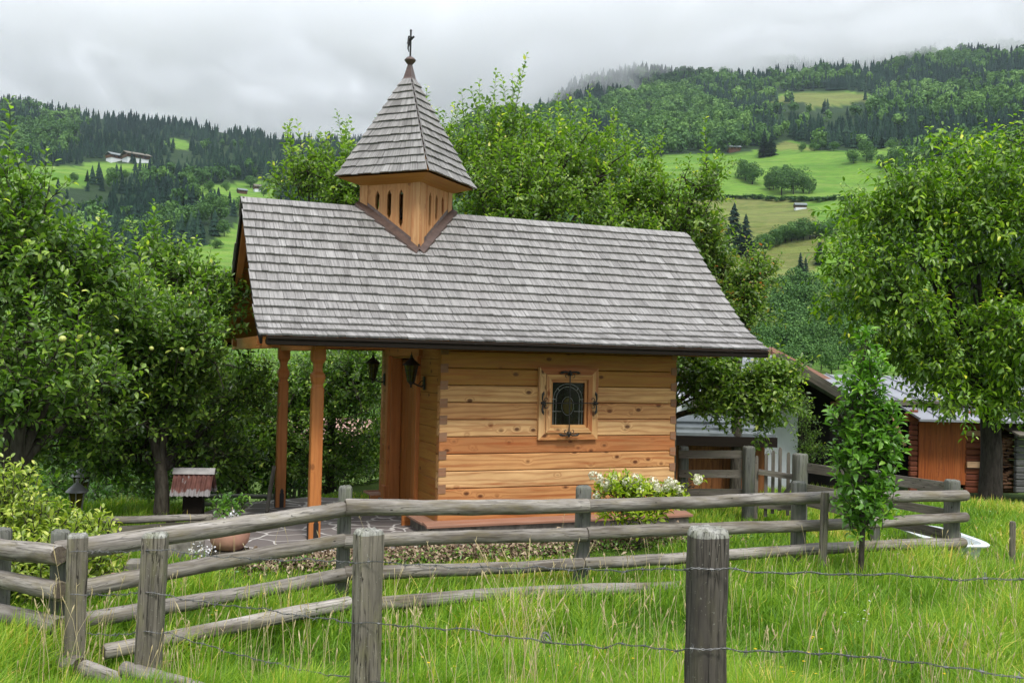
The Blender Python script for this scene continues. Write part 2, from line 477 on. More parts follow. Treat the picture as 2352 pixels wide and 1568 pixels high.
M['grass'] = leaf_mat('grass_blade', [(0., (0.079, 0.172, 0.013)), (.35, (0.152, 0.293, 0.020)), (.7, (0.264, 0.400, 0.032)), (.92, (0.438, 0.476, 0.060)), (1., (0.689, 0.498, 0.140))], .35, .5, .3, tmul=(1.3, 1.5, .5))
M['straw'] = leaf_mat('dry_straw', [(0., (.50, .40, .20)), (1., (.66, .56, .33))], .2, .6, .2, tmul=(1, 1, .8))
M['litter'] = leaf_mat('fallen_leaves', [(0., (.10, .065, .04)), (.5, (.24, .17, .11)), (1., (.46, .36, .25))], .05, .8, .2, tmul=(1, 1, 1))
M['yellow'] = leaf_mat('yellow_petal', [(0., (.75, .45, .02)), (1., (.85, .65, .04))], .2, .6, .2, tmul=(1, 1, 1))
M['white'] = leaf_mat('white_petal', [(0., (.75, .75, .78)), (1., (.85, .85, .85))], .2, .6, .2, tmul=(1, 1, 1))
M['far_conifer'] = leaf_mat('far_spruce', [(0., (0.006, 0.017, 0.013)), (.5, (0.012, 0.030, 0.022)), (.85, (0.022, 0.050, 0.029)), (1., (0.036, 0.071, 0.039))], 0.001, .8, .1)
M['far_leaf'] = leaf_mat('far_broadleaf', [(0., (0.032, 0.079, 0.022)), (.5, (0.064, 0.140, 0.036)), (.85, (0.121, 0.229, 0.054)), (1., (0.185, 0.315, 0.084))], .1, .7, .15)
# ------------------------------------------------------------------ terrain
def vnoise(x, y, seed=0):
    xi, yi = np.floor(x).astype(np.int64), np.floor(y).astype(np.int64)
    fx, fy = x - xi, y - yi
    fx, fy = fx * fx * (3 - 2 * fx), fy * fy * (3 - 2 * fy)
    def h(a, b):
        n = (a * 374761393 + b * 668265263 + seed * 974711) & 0x7fffffff
        n = ((n ^ (n >> 13)) * 1274126177) & 0x7fffffff
        return ((n ^ (n >> 16)) & 0xffff) / 65535.
    return (h(xi, yi) * (1 - fx) + h(xi + 1, yi) * fx) * (1 - fy) + (h(xi, yi + 1) * (1 - fx) + h(xi + 1, yi + 1) * fx) * fy
def fbm(x, y, seed=0, o=4):
    s, a = 0., .5
    for i in range(o):
        s = s + a * (vnoise(x * 2 ** i, y * 2 ** i, seed + i) - .5); a *= .5
    return s
TR = np.log(np.array([1, 17, 28, 60, 100, 150, 250, 420, 650, 1000, 1600, 2300, 3200.]))
TZR = np.array([0, 0, -1.1, -3.0, -2, 4, 23, 71, 147, 262, 458, 690, 830.])
TZL = np.array([0, 0, -.8, -3.0, -2, 2, 15, 52, 110, 205, 335, 470, 490.])
def smooth(a, b, x):
    t = np.clip((x - a) / (b - a), 0, 1)
    return t * t * (3 - 2 * t)
def terrain(x, y):
    x, y = np.asarray(x, float), np.asarray(y, float)
    r = np.maximum(np.hypot(x, y), 1.)
    az = np.arctan2(x, y)
    lr = np.log(r)
    zr = sum(np.interp(lr + d, TR, TZR) for d in (-.09, -.045, 0, .045, .09)) / 5
    zl = sum(np.interp(lr + d, TR, TZL) for d in (-.09, -.045, 0, .045, .09)) / 5
    s = smooth(-.07, .0, az + .03 * np.sin(lr * 3))
    z = zl * (1 - s) + zr * s
    far = smooth(60, 300, r)
    # skyline of the right hand ridge climbs from the centre of the view
    dip = 1 - .20 * smooth(.10, -.03, az) * s * smooth(500, 1500, r)
    z = z * np.where(z > 0, dip, 1)
    z = z + far * (fbm(x / 160., y / 160., 3) * .075 * r ** .93 + fbm(x / 45., y / 45., 9) * 11.)
    back = smooth(.85, 1.25, np.abs(az))          # the valley stays open to the sides and behind
    z = np.where(r > 20, z * (1 - back) + np.minimum(z, -1.) * back, z)
    z = z + .5 * smooth(6.6, 3.0, y) * smooth(12, 6, r)
    z = z + smooth(3., 6., r) * .035 * fbm(x * 1.1, y * 1.1, 5)
    z = z - .95 * smooth(13.2, 18.5, y) * smooth(-2.6, -4.6, x) * smooth(40, 24, r)
    z = z - .16 * np.exp(-((x - 5.4) ** 2 + (y - 12.0) ** 2) / 1.1)
    return z
def inpoly(px, py, poly):
    c = np.zeros(np.shape(px), bool)
    n = len(poly)
    for i in range(n):
        x1, y1 = poly[i]; x2, y2 = poly[(i + 1) % n]
        if y1 == y2: continue
        c ^= ((y1 > py) != (y2 > py)) & (px < (x2 - x1) * (py - y1) / (y2 - y1) + x1)
    return c
MEAD = [
    [(1440, 368), (1560, 352), (1700, 350), (1745, 340), (1800, 324), (1850, 332), (1880, 346), (1990, 348), (2060, 335), (2120, 380), (2400, 420), (2400, 520), (2000, 540), (1900, 580), (1700, 600), (1440, 560)],
    [(1600, 455), (1840, 460), (2000, 520), (2050, 700), (1780, 690), (1650, 640)],
    [(1770, 236), (1800, 214), (1990, 214), (2000, 236), (1930, 244), (1860, 250), (1850, 236)],
    [(-50, 405), (60, 380), (150, 385), (190, 374), (350, 374), (345, 392), (265, 402), (180, 432), (60, 440), (-50, 440)],
    [(395, 440), (520, 424), (640, 412), (640, 460), (560, 480), (500, 470), (455, 462)],
    [(300, 610), (400, 585), (480, 560), (540, 520), (560, 470), (720, 470), (720, 680), (200, 680)],
    [(375, 322), (410, 318), (445, 334), (440, 345), (400, 343)],
]
DRY = [[(1400, 458), (1700, 452), (1835, 458), (1880, 500), (1900, 560), (1860, 640), (1600, 640), (1400, 600)],
       [(1770, 236), (1800, 214), (1990, 214), (2000, 236), (1860, 250)], [(1740, 342), (1800, 322), (1890, 346)]]
def meadow(px, py, x, y):
    jx = fbm(x / 30., y / 30., 21) * 26; jy = fbm(x / 30., y / 30., 31) * 14
    m = np.zeros(np.shape(px), bool)
    for p in MEAD: m |= inpoly(px + jx, py + jy, p)
    return m
def dryness(px, py, x, y):
    jx = fbm(x / 30., y / 30., 41) * 20
    m = np.zeros(np.shape(px), bool)
    for p in DRY: m |= inpoly(px + jx, py, p)
    return m.astype(float)

def ground_mats():
    m, t = new_mat('ground_grass')
    co = nd(t, 'NewGeometry', {}, out=0)
    a = noise(t, co, 1.3, 5., .6); b = noise(t, co, 30., 4., .7)
    c = mix(t, a, (.045, .085, .015), (.10, .17, .03))
    c = mix(t, nd(t, 'MapRange', {'Value': b, 1: .4, 2: .65, 3: 0., 4: .6}), c, (.05, .05, .02))
    finish(t, c, .9, .1, bump=b, bstr=.8, bdist=.03)
    m2, t = new_mat('hillside')
    co = nd(t, 'NewGeometry', {}, out=0)
    f = attr(t, 'field'); d = attr(t, 'dry')
    a = noise(t, co, .035, 5., .6); b = noise(t, vmul(t, co, (1., 1., 6.)), .25, 5., .65); e = noise(t, co, 1.6, 4., .7)
    g = mix(t, nd(t, 'MapRange', {'Value': a, 1: .35, 2: .65}), (.070, .180, .016), (.155, .285, .036))
    g = mix(t, nd(t, 'MapRange', {'Value': b, 1: .48, 2: .72, 3: 0., 4: .8}), g, (.075, .115, .028))
    dr = mix(t, nd(t, 'MapRange', {'Value': b, 1: .4, 2: .65}), (.17, .17, .055), (.095, .125, .03))
    g = mix(t, d, g, dr)
    g = mix(t, mth(t, 'MULTIPLY', e, .35), g, (.06, .10, .02))
    mw = noise(t, vmul(t, co, (.02, .02, .55)), 1., 3., .6, .6)
    g = mix(t, nd(t, 'MapRange', {'Value': mw, 1: .5, 2: .6, 3: 0., 4: .35}), g, (.21, .27, .06))
    fo = mix(t, a, (.012, .028, .012), (.03, .055, .02))
    finish(t, mix(t, f, fo, g), .9, .1, bump=mth(t, 'ADD', e, mth(t, 'MULTIPLY', b, 3.)), bstr=.5, bdist=.6)
    return m, m2
M['ground'], M['hill'] = ground_mats()
def polar_grid(name, rs, azs, mat, closed, attrs=False):
    rr, aa = np.meshgrid(rs, azs, indexing='ij')
    x, y = rr * np.sin(aa), rr * np.cos(aa)
    z = terrain(x, y)
    V = np.stack([x, y, z], -1).reshape(-1, 3)
    nr, na = rr.shape
    i, j = np.meshgrid(np.arange(nr - 1), np.arange(na if closed else na - 1), indexing='ij')
    j2 = (j + 1) % na
    F = np.stack([i * na + j, i * na + j2, (i + 1) * na + j2, (i + 1) * na + j], -1).reshape(-1, 4)[:, ::-1]
    o = np_mesh(name, V, [F], mat, smooth=True)
    if attrs:
        px, py = proj(V)
        f = meadow(px, py, V[:, 0], V[:, 1]).astype(np.float32)
        f = np.maximum(f, (np.hypot(V[:, 0], V[:, 1]) < 260) * .75)
        a = o.data.attributes.new('field', 'FLOAT', 'POINT'); a.data.foreach_set('value', f.astype(np.float32))
        a = o.data.attributes.new('dry', 'FLOAT', 'POINT'); a.data.foreach_set('value', dryness(px, py, V[:, 0], V[:, 1]).astype(np.float32))
    return o
azc = np.linspace(-math.pi, math.pi, 361)[:-1]
g = polar_grid('ground', np.concatenate([[.01], np.linspace(1, 16, 46), np.geomspace(16.5, 62, 26)]), azc, M['ground'], True)
tag(g, kind='structure')
azh = np.linspace(-1.3, 1.3, 620)
h = polar_grid('hillside', np.geomspace(62, 3200, 420), azh, M['hill'], False, True)
tag(h, kind='structure')
azb = np.linspace(1.3, 2 * math.pi - 1.3, 60)
h2 = polar_grid('valley_floor', np.geomspace(62, 3200, 30), azb, M['ground'], False)
tag(h2, kind='structure')

# first hit of a picture direction with the hillside, for spreading trees over it
RG = np.geomspace(62, 3100, 440)
def hit_hill(px, py):
    px, py = np.asarray(px, float), np.asarray(py, float)
    D = np.array([ray(a, b) for a, b in zip(px.ravel(), py.ravel())])
    az = np.arctan2(D[:, 0], D[:, 1]); sl = D[:, 2] / np.hypot(D[:, 0], D[:, 1])
    out = np.full(len(D), np.nan)
    done = np.zeros(len(D), bool)
    for r_ in RG:
        z = terrain(r_ * np.sin(az), r_ * np.cos(az))
        hit = (~done) & (z >= EYE + sl * r_)
        out[hit] = r_; done |= hit
    x, y = out * np.sin(az), out * np.cos(az)
    return x, y, terrain(x, y), out

# ------------------------------------------------------------------ far trees
def conifer_proto(rg, tiers=6, n=8):
    V, F = [], []
    for i in range(tiers):
        z0 = .06 + .94 * (i / tiers) ** .95
        z1 = min(1., z0 + .30)
        rad = .21 * (1 - i / tiers) ** .8 * rg.uniform(.85, 1.15)
        b = len(V)
        V.append((rg.uniform(-.01, .01), rg.uniform(-.01, .01), z1))
        for k in range(2 * n):
            q = rad * (1. if k % 2 == 0 else .55) * rg.uniform(.75, 1.2)
            t = math.pi * k / n + i * .7
            V.append((q * math.cos(t), q * math.sin(t), z0 - (.035 if k % 2 == 0 else -.02) + rg.uniform(-.015, .015)))
        for k in range(2 * n):
            F.append((b, b + 1 + k, b + 1 + (k + 1) % (2 * n)))
    return np.array(V), np.array(F)
def broad_proto(rg, nl=130, size=.085):
    """cloud of leaf clumps over a few lobes, unit height"""
    V, F = [], []
    lobes = [(0, 0, .55, .34, .42)] + [(rg.uniform(-.2, .2), rg.uniform(-.2, .2), rg.uniform(.3, .8), rg.uniform(.16, .26), rg.uniform(.16, .26)) for _ in range(6)]
    lb = rg.integers(0, len(lobes), nl)
    d = rg.normal(size=(nl, 3)); d /= np.linalg.norm(d, axis=1)[:, None]
    L = np.array(lobes)[lb]
    c = L[:, :3] + d * np.stack([L[:, 3], L[:, 3], L[:, 4]], 1) * rg.uniform(.8, 1.05, (nl, 1))
    nrm = d + rg.normal(size=(nl, 3)) * .45; nrm /= np.linalg.norm(nrm, axis=1)[:, None]
    a = np.cross(nrm, rg.normal(size=(nl, 3))); a /= np.linalg.norm(a, axis=1)[:, None]
    b = np.cross(nrm, a)
    s = size * rg.uniform(.6, 1.3, (nl, 1))
    P = [c + a * s, c + b * s * .8 + nrm * s * .2, c - a * s * .9, c - b * s + nrm * s * .1]
    V = np.stack(P, 1).reshape(-1, 3)
    V[:, 2] = np.clip(V[:, 2], .03, 1.05)
    F = np.arange(nl * 4).reshape(-1, 4)
    F = np.concatenate([F[:, [0, 1, 2]], F[:, [0, 2, 3]]])
    return V, F
def merged(name, protos, P, H, W_, kind_i, rnd, mats, mat_i):
    Vs, Fs, rs, ms = [], [], [], []
    off = 0
    for k, (pv, pf) in enumerate(protos):
        sel = np.where(kind_i == k)[0]
        if not len(sel): continue
        th = rng.uniform(0, 2 * math.pi, len(sel)); c, s = np.cos(th), np.sin(th)
        h_, w_ = H[sel], W_[sel]
        X = (pv[None, :, 0] * c[:, None] - pv[None, :, 1] * s[:, None]) * w_[:, None] + P[sel, 0:1]
        Y = (pv[None, :, 0] * s[:, None] + pv[None, :, 1] * c[:, None]) * w_[:, None] + P[sel, 1:2]
        Z = pv[None, :, 2] * h_[:, None] + P[sel, 2:3]
        Vs.append(np.stack([X, Y, Z], -1).reshape(-1, 3))
        f = (pf[None] + (np.arange(len(sel)) * len(pv))[:, None, None]).reshape(-1, 3) + off
        Fs.append(f); off += len(sel) * len(pv)
        rr = rnd[sel][:, None] + rng.uniform(-.16, .16, (len(sel), len(pf)))
        rs.append(np.clip(rr, 0, 1).ravel()); ms.append(np.full(len(f), mat_i[k]))
    return np_mesh(name, np.concatenate(Vs), [np.concatenate(Fs)], mats, mat_idx=np.concatenate(ms), fattr={'rnd': np.concatenate(rs)})
rg2 = np.random.default_rng(11)
PROT = [conifer_proto(rg2) for _ in range(4)] + [broad_proto(rg2) for _ in range(4)]
def forest():
    N = 60000
    px = rng.uniform(-260, 2600, N); py = rng.uniform(70, 640, N)
    # thin out where trees are larger in the picture
    x, y, z, r = hit_hill(px, py)
    ok = ~np.isnan(r)
    px, py, x, y, z, r = [q[ok] for q in (px, py, x, y, z, r)]
    ok = ~meadow(px, py, x, y) & (r > 255)
    ok &= rng.uniform(0, 1, len(r)) < np.clip((r / 1500.) ** .9, .16, 1.)
    px, py, x, y, z, r = [q[ok] for q in (px, py, x, y, z, r)]
    tx, ty = proj(np.stack([x, y, z + 15.], -1)); tx2, ty2 = proj(np.stack([x, y, z + 8.], -1))
    ok = ~((meadow(tx, ty, x, y) | meadow(tx2, ty2, x, y)) & (rng.uniform(0, 1, len(r)) < .93))
    px, py, x, y, z, r = [q[ok] for q in (px, py, x, y, z, r)]
    n = len(r)
    right = px > 1050
    bl = fbm(x / 110., y / 110., 51) + .10 * right - .17 * (~right) + np.where(right & inpoly(px, py, [(1400, 225), (1560, 200), (1740, 290), (1700, 335), (1560, 360), (1420, 345)]), .35, 0)
    bl = bl + np.where(py > 400, .12, 0) + rng.normal(0, .09, n) + np.where(inpoly(px, py, [(0, 330), (90, 280), (180, 300), (180, 360), (0, 380)]), .3, 0)
    broad = bl > np.where(right, .135, .055)
    kind = np.where(broad, rng.integers(4, 8, n), rng.integers(0, 4, n))
    H_ = np.where(broad, rng.uniform(9, 15, n), rng.uniform(8, 17, n) * np.where(right, 1., .8)) * np.clip(r / 1100., .8, 1.2)
    Wd = np.where(broad, H_ * rng.uniform(.75, 1.1, n), H_ * rng.uniform(.85, 1.25, n))
    rnd = np.clip(.45 + fbm(x / 60., y / 60., 61) * 1.1 + rng.normal(0, .17, n) + np.where(broad & right, .12, 0), 0, 1)
    P = np.stack([x, y, z - .5], -1)
    o = merged('hillside_forest', PROT, P, H_, Wd, kind, rnd, [M['far_conifer'], M['far_leaf']], [0] * 4 + [1] * 4)
    tag(o, 'dense dark forest of spruces and paler broadleaf trees covering the hillsides', 'forest', kind='stuff')
    print('forest trees', n)
forest()
# individual trees on and under the meadows
def big_conifer(name):
    rg = np.random.default_rng(5)
    V, F = [], []
    nb = 420
    zz = rg.uniform(.05, .98, nb); th = rg.uniform(0, 6.283, nb)
    rad = .24 * (1 - zz) ** .85 * rg.uniform(.55, 1.1, nb) + .008
    off = 0
    for i in range(nb):
        c, s = math.cos(th[i]), math.sin(th[i]); r_ = rad[i]; w_ = .03 * (1.3 - zz[i])
        p0 = np.array([0, 0, zz[i] + .02]); p1 = np.array([c * r_ * .6, s * r_ * .6, zz[i] - .005]); p2 = np.array([c * r_, s * r_, zz[i] - .035])
        sd_ = np.array([-s, c, 0]) * w_; dn = np.array([0, 0, -.02])
        V += [p0, p1 + sd_ + dn, p2, p1 - sd_ + dn, p1]
        F += [(off, off + 1, off + 4), (off + 1, off + 2, off + 4), (off + 2, off + 3, off + 4), (off + 3, off, off + 4)]
        off += 5
    return np.array(V), np.array(F)
def proto_tree(name, kind, seed):
    rg = np.random.default_rng(seed)
    root = empty(name, (0, 0, 0))
    if kind == 'c':
        V, F = big_conifer(name)
        np_mesh('crown', V, [F], M['far_conifer'], root, fattr={'rnd': rg.uniform(0, 1, len(F))})
    else:
        V, F = broad_proto(rg, 1500, .030)
        np_mesh('crown', V, [F], M['far_leaf'], root, fattr={'rnd': np.clip(rg.uniform(0, .7, len(F)) + .3 * np.repeat(rg.uniform(0, 1, len(F) // 2), 1).tolist()[0], 0, 1)})
    b = MB(); b.tube([(0, 0, -.03), (0.01, 0, .3), (0, 0, .6)], [.022, .016, .006], 6)
    b.build('trunk', M['barkdark'], root, smooth=True)
    return root
PT = {}
def far_tree(kind, v, pos, h, wf, label, group):
    key = (kind, v)
    nm = 'spruce_tree' if kind == 'c' else 'broadleaf_tree'
    if key not in PT:
        PT[key] = o = proto_tree(nm, kind, 100 + v)
    else:
        o = copy_tree(PT[key])
    o.location = pos; o.scale = (h * wf, h * wf, h); o.rotation_euler = (0, 0, random.uniform(0, 6.28))
    o['label'] = label; o['category'] = 'tree'; o['group'] = group
    return o
def hill_pt(px, py):
    D = ray(px, py); az = math.atan2(D[0], D[1]); sl = D[2] / math.hypot(D[0], D[1])
    x, y = RG * math.sin(az), RG * math.cos(az); z = terrain(x, y)
    k = np.argmax(z >= EYE + sl * RG)
    if z[k] < EYE + sl * RG[k]: return None, 0
    return Vector((x[k], y[k], z[k] - .1)), RG[k]
# (px, py of the foot, height px, width factor, kind)
CL = [('c', 0, 1685, 585, 118, .95), ('c', 1, 1712, 590, 95, .9), ('b', 1, 1688, 592, 38, 1.), ('b', 2, 1742, 588, 40, .9),
      ('c', 2, 1838, 640, 60, .8), ('c', 3, 1850, 644, 52, .8), ('c', 4, 1882, 612, 62, .8),
      ('b', 0, 1700, 405, 38, 1.2), ('b', 1, 1728, 424, 52, 1.1), ('b', 2, 1712, 418, 40, 1.2),
      ('b', 3, 1776, 436, 55, .95), ('b', 4, 1795, 448, 62, .95), ('b', 0, 1822, 449, 58, .95), ('b', 1, 1845, 445, 62, .9), ('b', 2, 1858, 448, 40, 1.), ('b', 3, 1768, 442, 38, 1.), ('b', 4, 1808, 430, 54, .9),
      ('b', 1, 1961, 381, 33, 1.3), ('b', 2, 1990, 372, 50, .9), ('b', 0, 2003, 374, 30, .9), ('b', 3, 2030, 388, 36, 1.1), ('b', 4, 2056, 400, 62, .9), ('b', 2, 2080, 405, 70, .9), ('b', 1, 2110, 400, 68, 1.),
      ('c', 0, 1755, 362, 66, .8), ('c', 1, 1772, 360, 58, .8), ('b', 3, 1640, 405, 28, 1.2), ('b', 0, 1618, 385, 26, 1.2),
      ('b', 4, 1890, 344, 24, 1.2), ('b', 2, 1870, 348, 20, 1.5), ('b', 0, 1915, 348, 22, 1.3), ('b', 1, 1840, 350, 24, 1.1),
      ('c', 2, 2026, 342, 40, .7), ('b', 1, 2050, 348, 30, 1.1), ('b', 3, 2150, 345, 40, 1.1), ('b', 4, 2200, 350, 50, 1.1), ('b', 0, 2260, 350, 44, 1.2), ('b', 2, 2320, 352, 52, 1.1), ('b', 3, 2180, 420, 70, 1.), ('b', 1, 2250, 430, 80, 1.), ('b', 0, 2330, 430, 80, 1.)]
# hedge belt between the fields
for i in range(16): CL.append(('b', i % 5, 1748 + i * 14, 577 - i * 3.2 + random.uniform(-3, 3), random.uniform(36, 52), 1.3))
for k_, v_, px_, py_, hp, wf in CL:
    p, r_ = hill_pt(px_, py_)
    if not (r_ > 0): continue
    lab = ''
    if px_ < 1760 and py_ > 570: lab = {('c', 0): 'tallest dark pointed spruce in the dry field right of the chapel roof', ('c', 1): 'second dark spruce close right of the tallest one in the dry field', ('b', 1): 'small pale rounded tree at the foot of the tallest spruce', ('b', 2): 'small rounded tree just right of the two dark spruces'}.get((k_, v_), 'rounded tree at the left end of the dark hedge belt')
    elif 1750 <= px_ < 1975 and 505 < py_ < 582: lab = 'dark green tree of the hedge belt crossing the dry field'
    elif k_ == 'c' and py_ > 600: lab = 'narrow dark spruce standing low in the dry field beside the cherry tree'
    elif py_ > 400 and px_ < 1760: lab = 'rounded dark tree of the small left clump in the bright meadow'
    elif py_ > 425 and px_ < 1870: lab = 'rounded dark tree of the large middle clump in the bright meadow'
    elif py_ > 365 and px_ < 2120 and px_ > 1900: lab = 'rounded tree at the upper right edge of the bright meadow'
    elif px_ >= 2120: lab = 'broadleaf tree on the slope behind the cherry tree crown'
    else: lab = 'tree along the upper rim of the bright meadow below the forest'
    far_tree(k_, v_, p, hp * r_ / F_PX, wf * (1.6 if k_ == 'c' else 1.1), lab, 'trees on the right hand meadow')
LL = [('b', 0, 575, 432, 30, 1.2), ('b', 1, 605, 452, 34, 1.1), ('b', 2, 485, 505, 62, .9), ('b', 3, 505, 512, 66, .85), ('b', 4, 460, 520, 60, 1.), ('b', 0, 430, 535, 62, 1.), ('b', 1, 400, 540, 60, 1.),
      ('b', 2, 370, 530, 60, 1.), ('b', 3, 340, 560, 70, 1.), ('b', 4, 300, 570, 70, 1.), ('b', 0, 515, 545, 40, 1.1), ('b', 1, 495, 570, 22, 1.6), ('c', 0, 360, 440, 40, .8), ('c', 1, 200, 420, 26, .8), ('c', 2, 215, 422, 24, .8),
      ('b', 2, 255, 410, 24, 1.), ('b', 3, 290, 412, 22, 1.), ('b', 4, 170, 420, 24, 1.), ('c', 3, 385, 500, 60, .8), ('c', 4, 420, 490, 60, .8), ('b', 0, 440, 470, 50, 1.), ('b', 1, 520, 440, 26, 1.), ('b', 2, 480, 445, 30, 1.), ('b', 3, 640, 460, 30, 1.1), ('b', 4, 620, 430, 26, 1.), ('b', 0, 550, 500, 50, .9), ('b', 1, 570, 530, 40, 1.)]
for k_, v_, px_, py_, hp, wf in LL:
    p, r_ = hill_pt(px_, py_)
    if not (r_ > 0): continue
    lab = ('dark spruce between the left hand meadows' if k_ == 'c' else ('rounded tree on the lower left slope between the apple tree and the chapel gable' if py_ > 480 else 'rounded tree beside the upper left meadow below the forest'))
    far_tree(k_, v_, p, hp * r_ / F_PX, wf * (1.5 if k_ == 'c' else 1.1), lab, 'trees on the left hand meadows')
# grove at the foot of the right hand slope
for i in range(58):
    px_ = 1728 + (i % 12) * 22 + random.uniform(-8, 8)
    py_ = 712 + (i // 12) * 36 + random.uniform(-9, 9) + max(0, (1800 - px_) * .3)
    p, r_ = hill_pt(px_, py_)
    if p is None: continue
    far_tree('b', i % 5, p, random.uniform(62, 96) * r_ / F_PX, random.uniform(.8, 1.0), 'rounded tree of the grove in the valley between chapel roof and cherry tree', 'grove at the foot of the right hand slope')
# low hedge along the field boundary
def hedge():
    pts = [hill_pt(1590 + i * 5.2, 462 + .0 * i - 3 * math.sin(i * .09)) for i in range(72)]
    P = np.array([p for p, r_ in pts if p is not None]); P = P + rng.normal(0, .6, P.shape) * [1, 1, 0]
    n = len(P); H_ = rng.uniform(1.2, 2.6, n)
    o = merged('field_hedge', PROT, P, H_, H_ * 2.2, rng.integers(4, 8, n), rng.uniform(.1, .5, n), [M['far_conifer'], M['far_leaf']], [0] * 4 + [1] * 4)
    tag(o, 'low dark hedge line dividing the bright meadow from the dry field', 'hedge')
hedge()
# ------------------------------------------------------------------ chapel (local frame: x = along the ridge, y = across, z up)
CO = Vector((-2.2896, 11.5149, 0)); CA = .3818
chapel = empty('chapel', CO, CA, label='small log chapel of golden larch with grey shingle roof and little bell turret', cat='chapel')
def cpt(u, v, z=0.):
    c, s = math.cos(CA), math.sin(CA)
    return CO + Vector((u * c - v * s, u * s + v * c, z))
U0, U1, V0, V1, VC = 1.477, 4.827, -.138, 2.777, 1.3195
ZB = [.165] + [2.073 - .2125 * k for k in range(8, -1, -1)] + [2.2855, 2.40]
TONE = [.22, .36, .76, .50, .12, .78, .48, .86, .35, .6, .3]
I3 = Matrix.Identity(3)
YX = Matrix(((0, -1, 0), (1, 0, 0), (0, 0, 1)))      # local x axis along chapel y
# walls
def wallname(): return 'log_wall'
wn = MB()
for i in range(len(ZB) - 1):
    z0, z1 = ZB[i], ZB[i + 1]
    wn.mi = 1 if i >= 8 else 0  # top boards: less weathered gold, with eave shade put into the darker colour
    off = random.uniform(-.003, .003)
    wn.box(((U0 + U1) / 2, V0 + .06 + off, (z0 + z1) / 2), (U1 - U0 - .006, .12, z1 - z0 - .008), I3, 0, TONE[i] if i < 8 else random.random(), ch=.009)
wn.build('side_wall', [M['wall'], M['wall_top']], chapel)
wf = MB()
for i in range(len(ZB) - 1):
    z0, z1 = ZB[i], ZB[i + 1]
    wf.box(((U0 + U1) / 2, V1 - .06, (z0 + z1) / 2), (U1 - U0 - .006, .12, z1 - z0 - .005), I3, 0, random.random(), ch=.006)
wf.build('side_wall', M['wall'], chapel)
ZE = [.165 + .106] + [z + .106 for z in ZB[1:-2]] + [2.40]
for uu, hole in ((U0 + .055, True), (U1 - .055, False)):
    b = MB()
    zz = [.165] + ZE
    for i in range(len(zz) - 1):
        z0, z1 = zz[i], zz[i + 1]
        segs = [(V0 + .004, .86), (2.20, V1 - .004)] if hole and z0 < 2.15 else [(V0 + .004, V1 - .004)]
        for a, c in segs:
            b.box((uu, (a + c) / 2, (z0 + z1) / 2), (c - a, .1, z1 - z0 - .004), YX, 0, random.random(), ch=.005)
    # gable boarding above the wall head
    z = 2.40
    while z < 4.05:
        hw = min(1.46, (4.10 - z - .17) / .98)
        if hw > .05: b.box((uu, VC, z + .085), (2 * hw, .08, .166), YX, 0, random.random())
        z += .17
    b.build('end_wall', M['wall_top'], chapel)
# dovetailed log ends showing on the long wall
for zc_ in ZB[1:-1]:
    for uu, wd in ((U0 + .048, .098), (U1 - .045, .085)):
        t = random.uniform(-.008, .008)
        h0, h1 = .100, .112
        s_ = 1 if uu < 3 else -1
        P = [(-wd / 2, -h0 / 2 - .006 * s_), (wd / 2, -h1 / 2 + .004 * s_), (wd / 2, h1 / 2 + t * .4), (-wd / 2, h0 / 2)]
        dv = MB()
        dv.plate(P, [], (uu, V0 + .002, zc_ + t), (1, 0, 0), (0, 0, 1), .012, random.random())
        dv.build('dovetail_joint', M['endgrain'], chapel)
# plinth and ledge
pl = MB()
pl.box(((U0 + U1) / 2 + .02, VC, -.07), (U1 - U0 + .26, V1 - V0 + .26, .44), I3, 0, .3)
pl.build('stone_plinth', M['stone'], chapel)
lg = MB()
lg.box(((1.29 + 5.01) / 2, V0 - .09, .172), (3.72, .20, .034), Matrix.Rotation(R(7), 3, 'X'), 0, .4, ch=.004)
lg.box(((1.29 + 5.01) / 2, V1 + .09, .172), (3.72, .20, .034), Matrix.Rotation(R(-7), 3, 'X'), 0, .5, ch=.004)
lg.box((U0 - .09, .25, .166), (.74, .20, .03), YX, 0, .6, ch=.004)
lg.box((U0 - .09, 2.66, .166), (.56, .20, .03), YX, 0, .6, ch=.004)
lg.box((U1 + .09, VC, .166), (2.9, .20, .03), YX, 0, .6, ch=.004)
lg.build('ledge_board', M['sill'], chapel)
# door
dr = MB()
for k in range(7):
    vv = .88 + .187 * k + .093
    dr.box((U0 + .17, vv, 1.09), (.04, .183, 2.14), I3, 2, random.random(), ch=.004)
door = dr.build('door', M['door'], chapel)
hb = MB(); hb.tube([(U0 + .14, 1.02, 1.02), (U0 + .09, 1.02, 1.02), (U0 + .09, 1.13, 1.02)], .011, 8)
hb.plate([(-.03, -.1), (.03, -.1), (.03, .1), (-.03, .1)], [], (U0 + .149, 1.02, 1.0), (0, 1, 0), (0, 0, 1), -.008)
hb.build('handle', M['iron'], door)
df = MB()
for vv, wd in ((.80, .13), (2.26, .13)):
    df.box((U0 - .012, vv, 1.13), (.07, wd, 2.26), I3, 2, random.random(), ch=.006)
    df.box((U0 - .03, vv, .17), (.10, wd + .03, .34), I3, 2, random.random(), ch=.006)
for vv in (.89, 2.17):
    df.box((U0 + .07, vv, 1.1), (.15, .05, 2.2), I3, 2, random.random(), ch=.006)
df.box((U0 - .012, 1.53, 2.27), (1.72, .07, .12), YX, 0, .5, ch=.006)
df.box((U0 + .06, 1.53, .02), (1.42, .2, .05), YX, 0, .3, ch=.004)
df.build('door_frame', M['post'], chapel)
for vv in (.68, 2.40):
    st = MB(); st.box((U0 - .10, vv, .07), (.24, .05, .2), I3, 0, .4, ch=.004); st.build('ledge_end_board', M['post'], chapel)
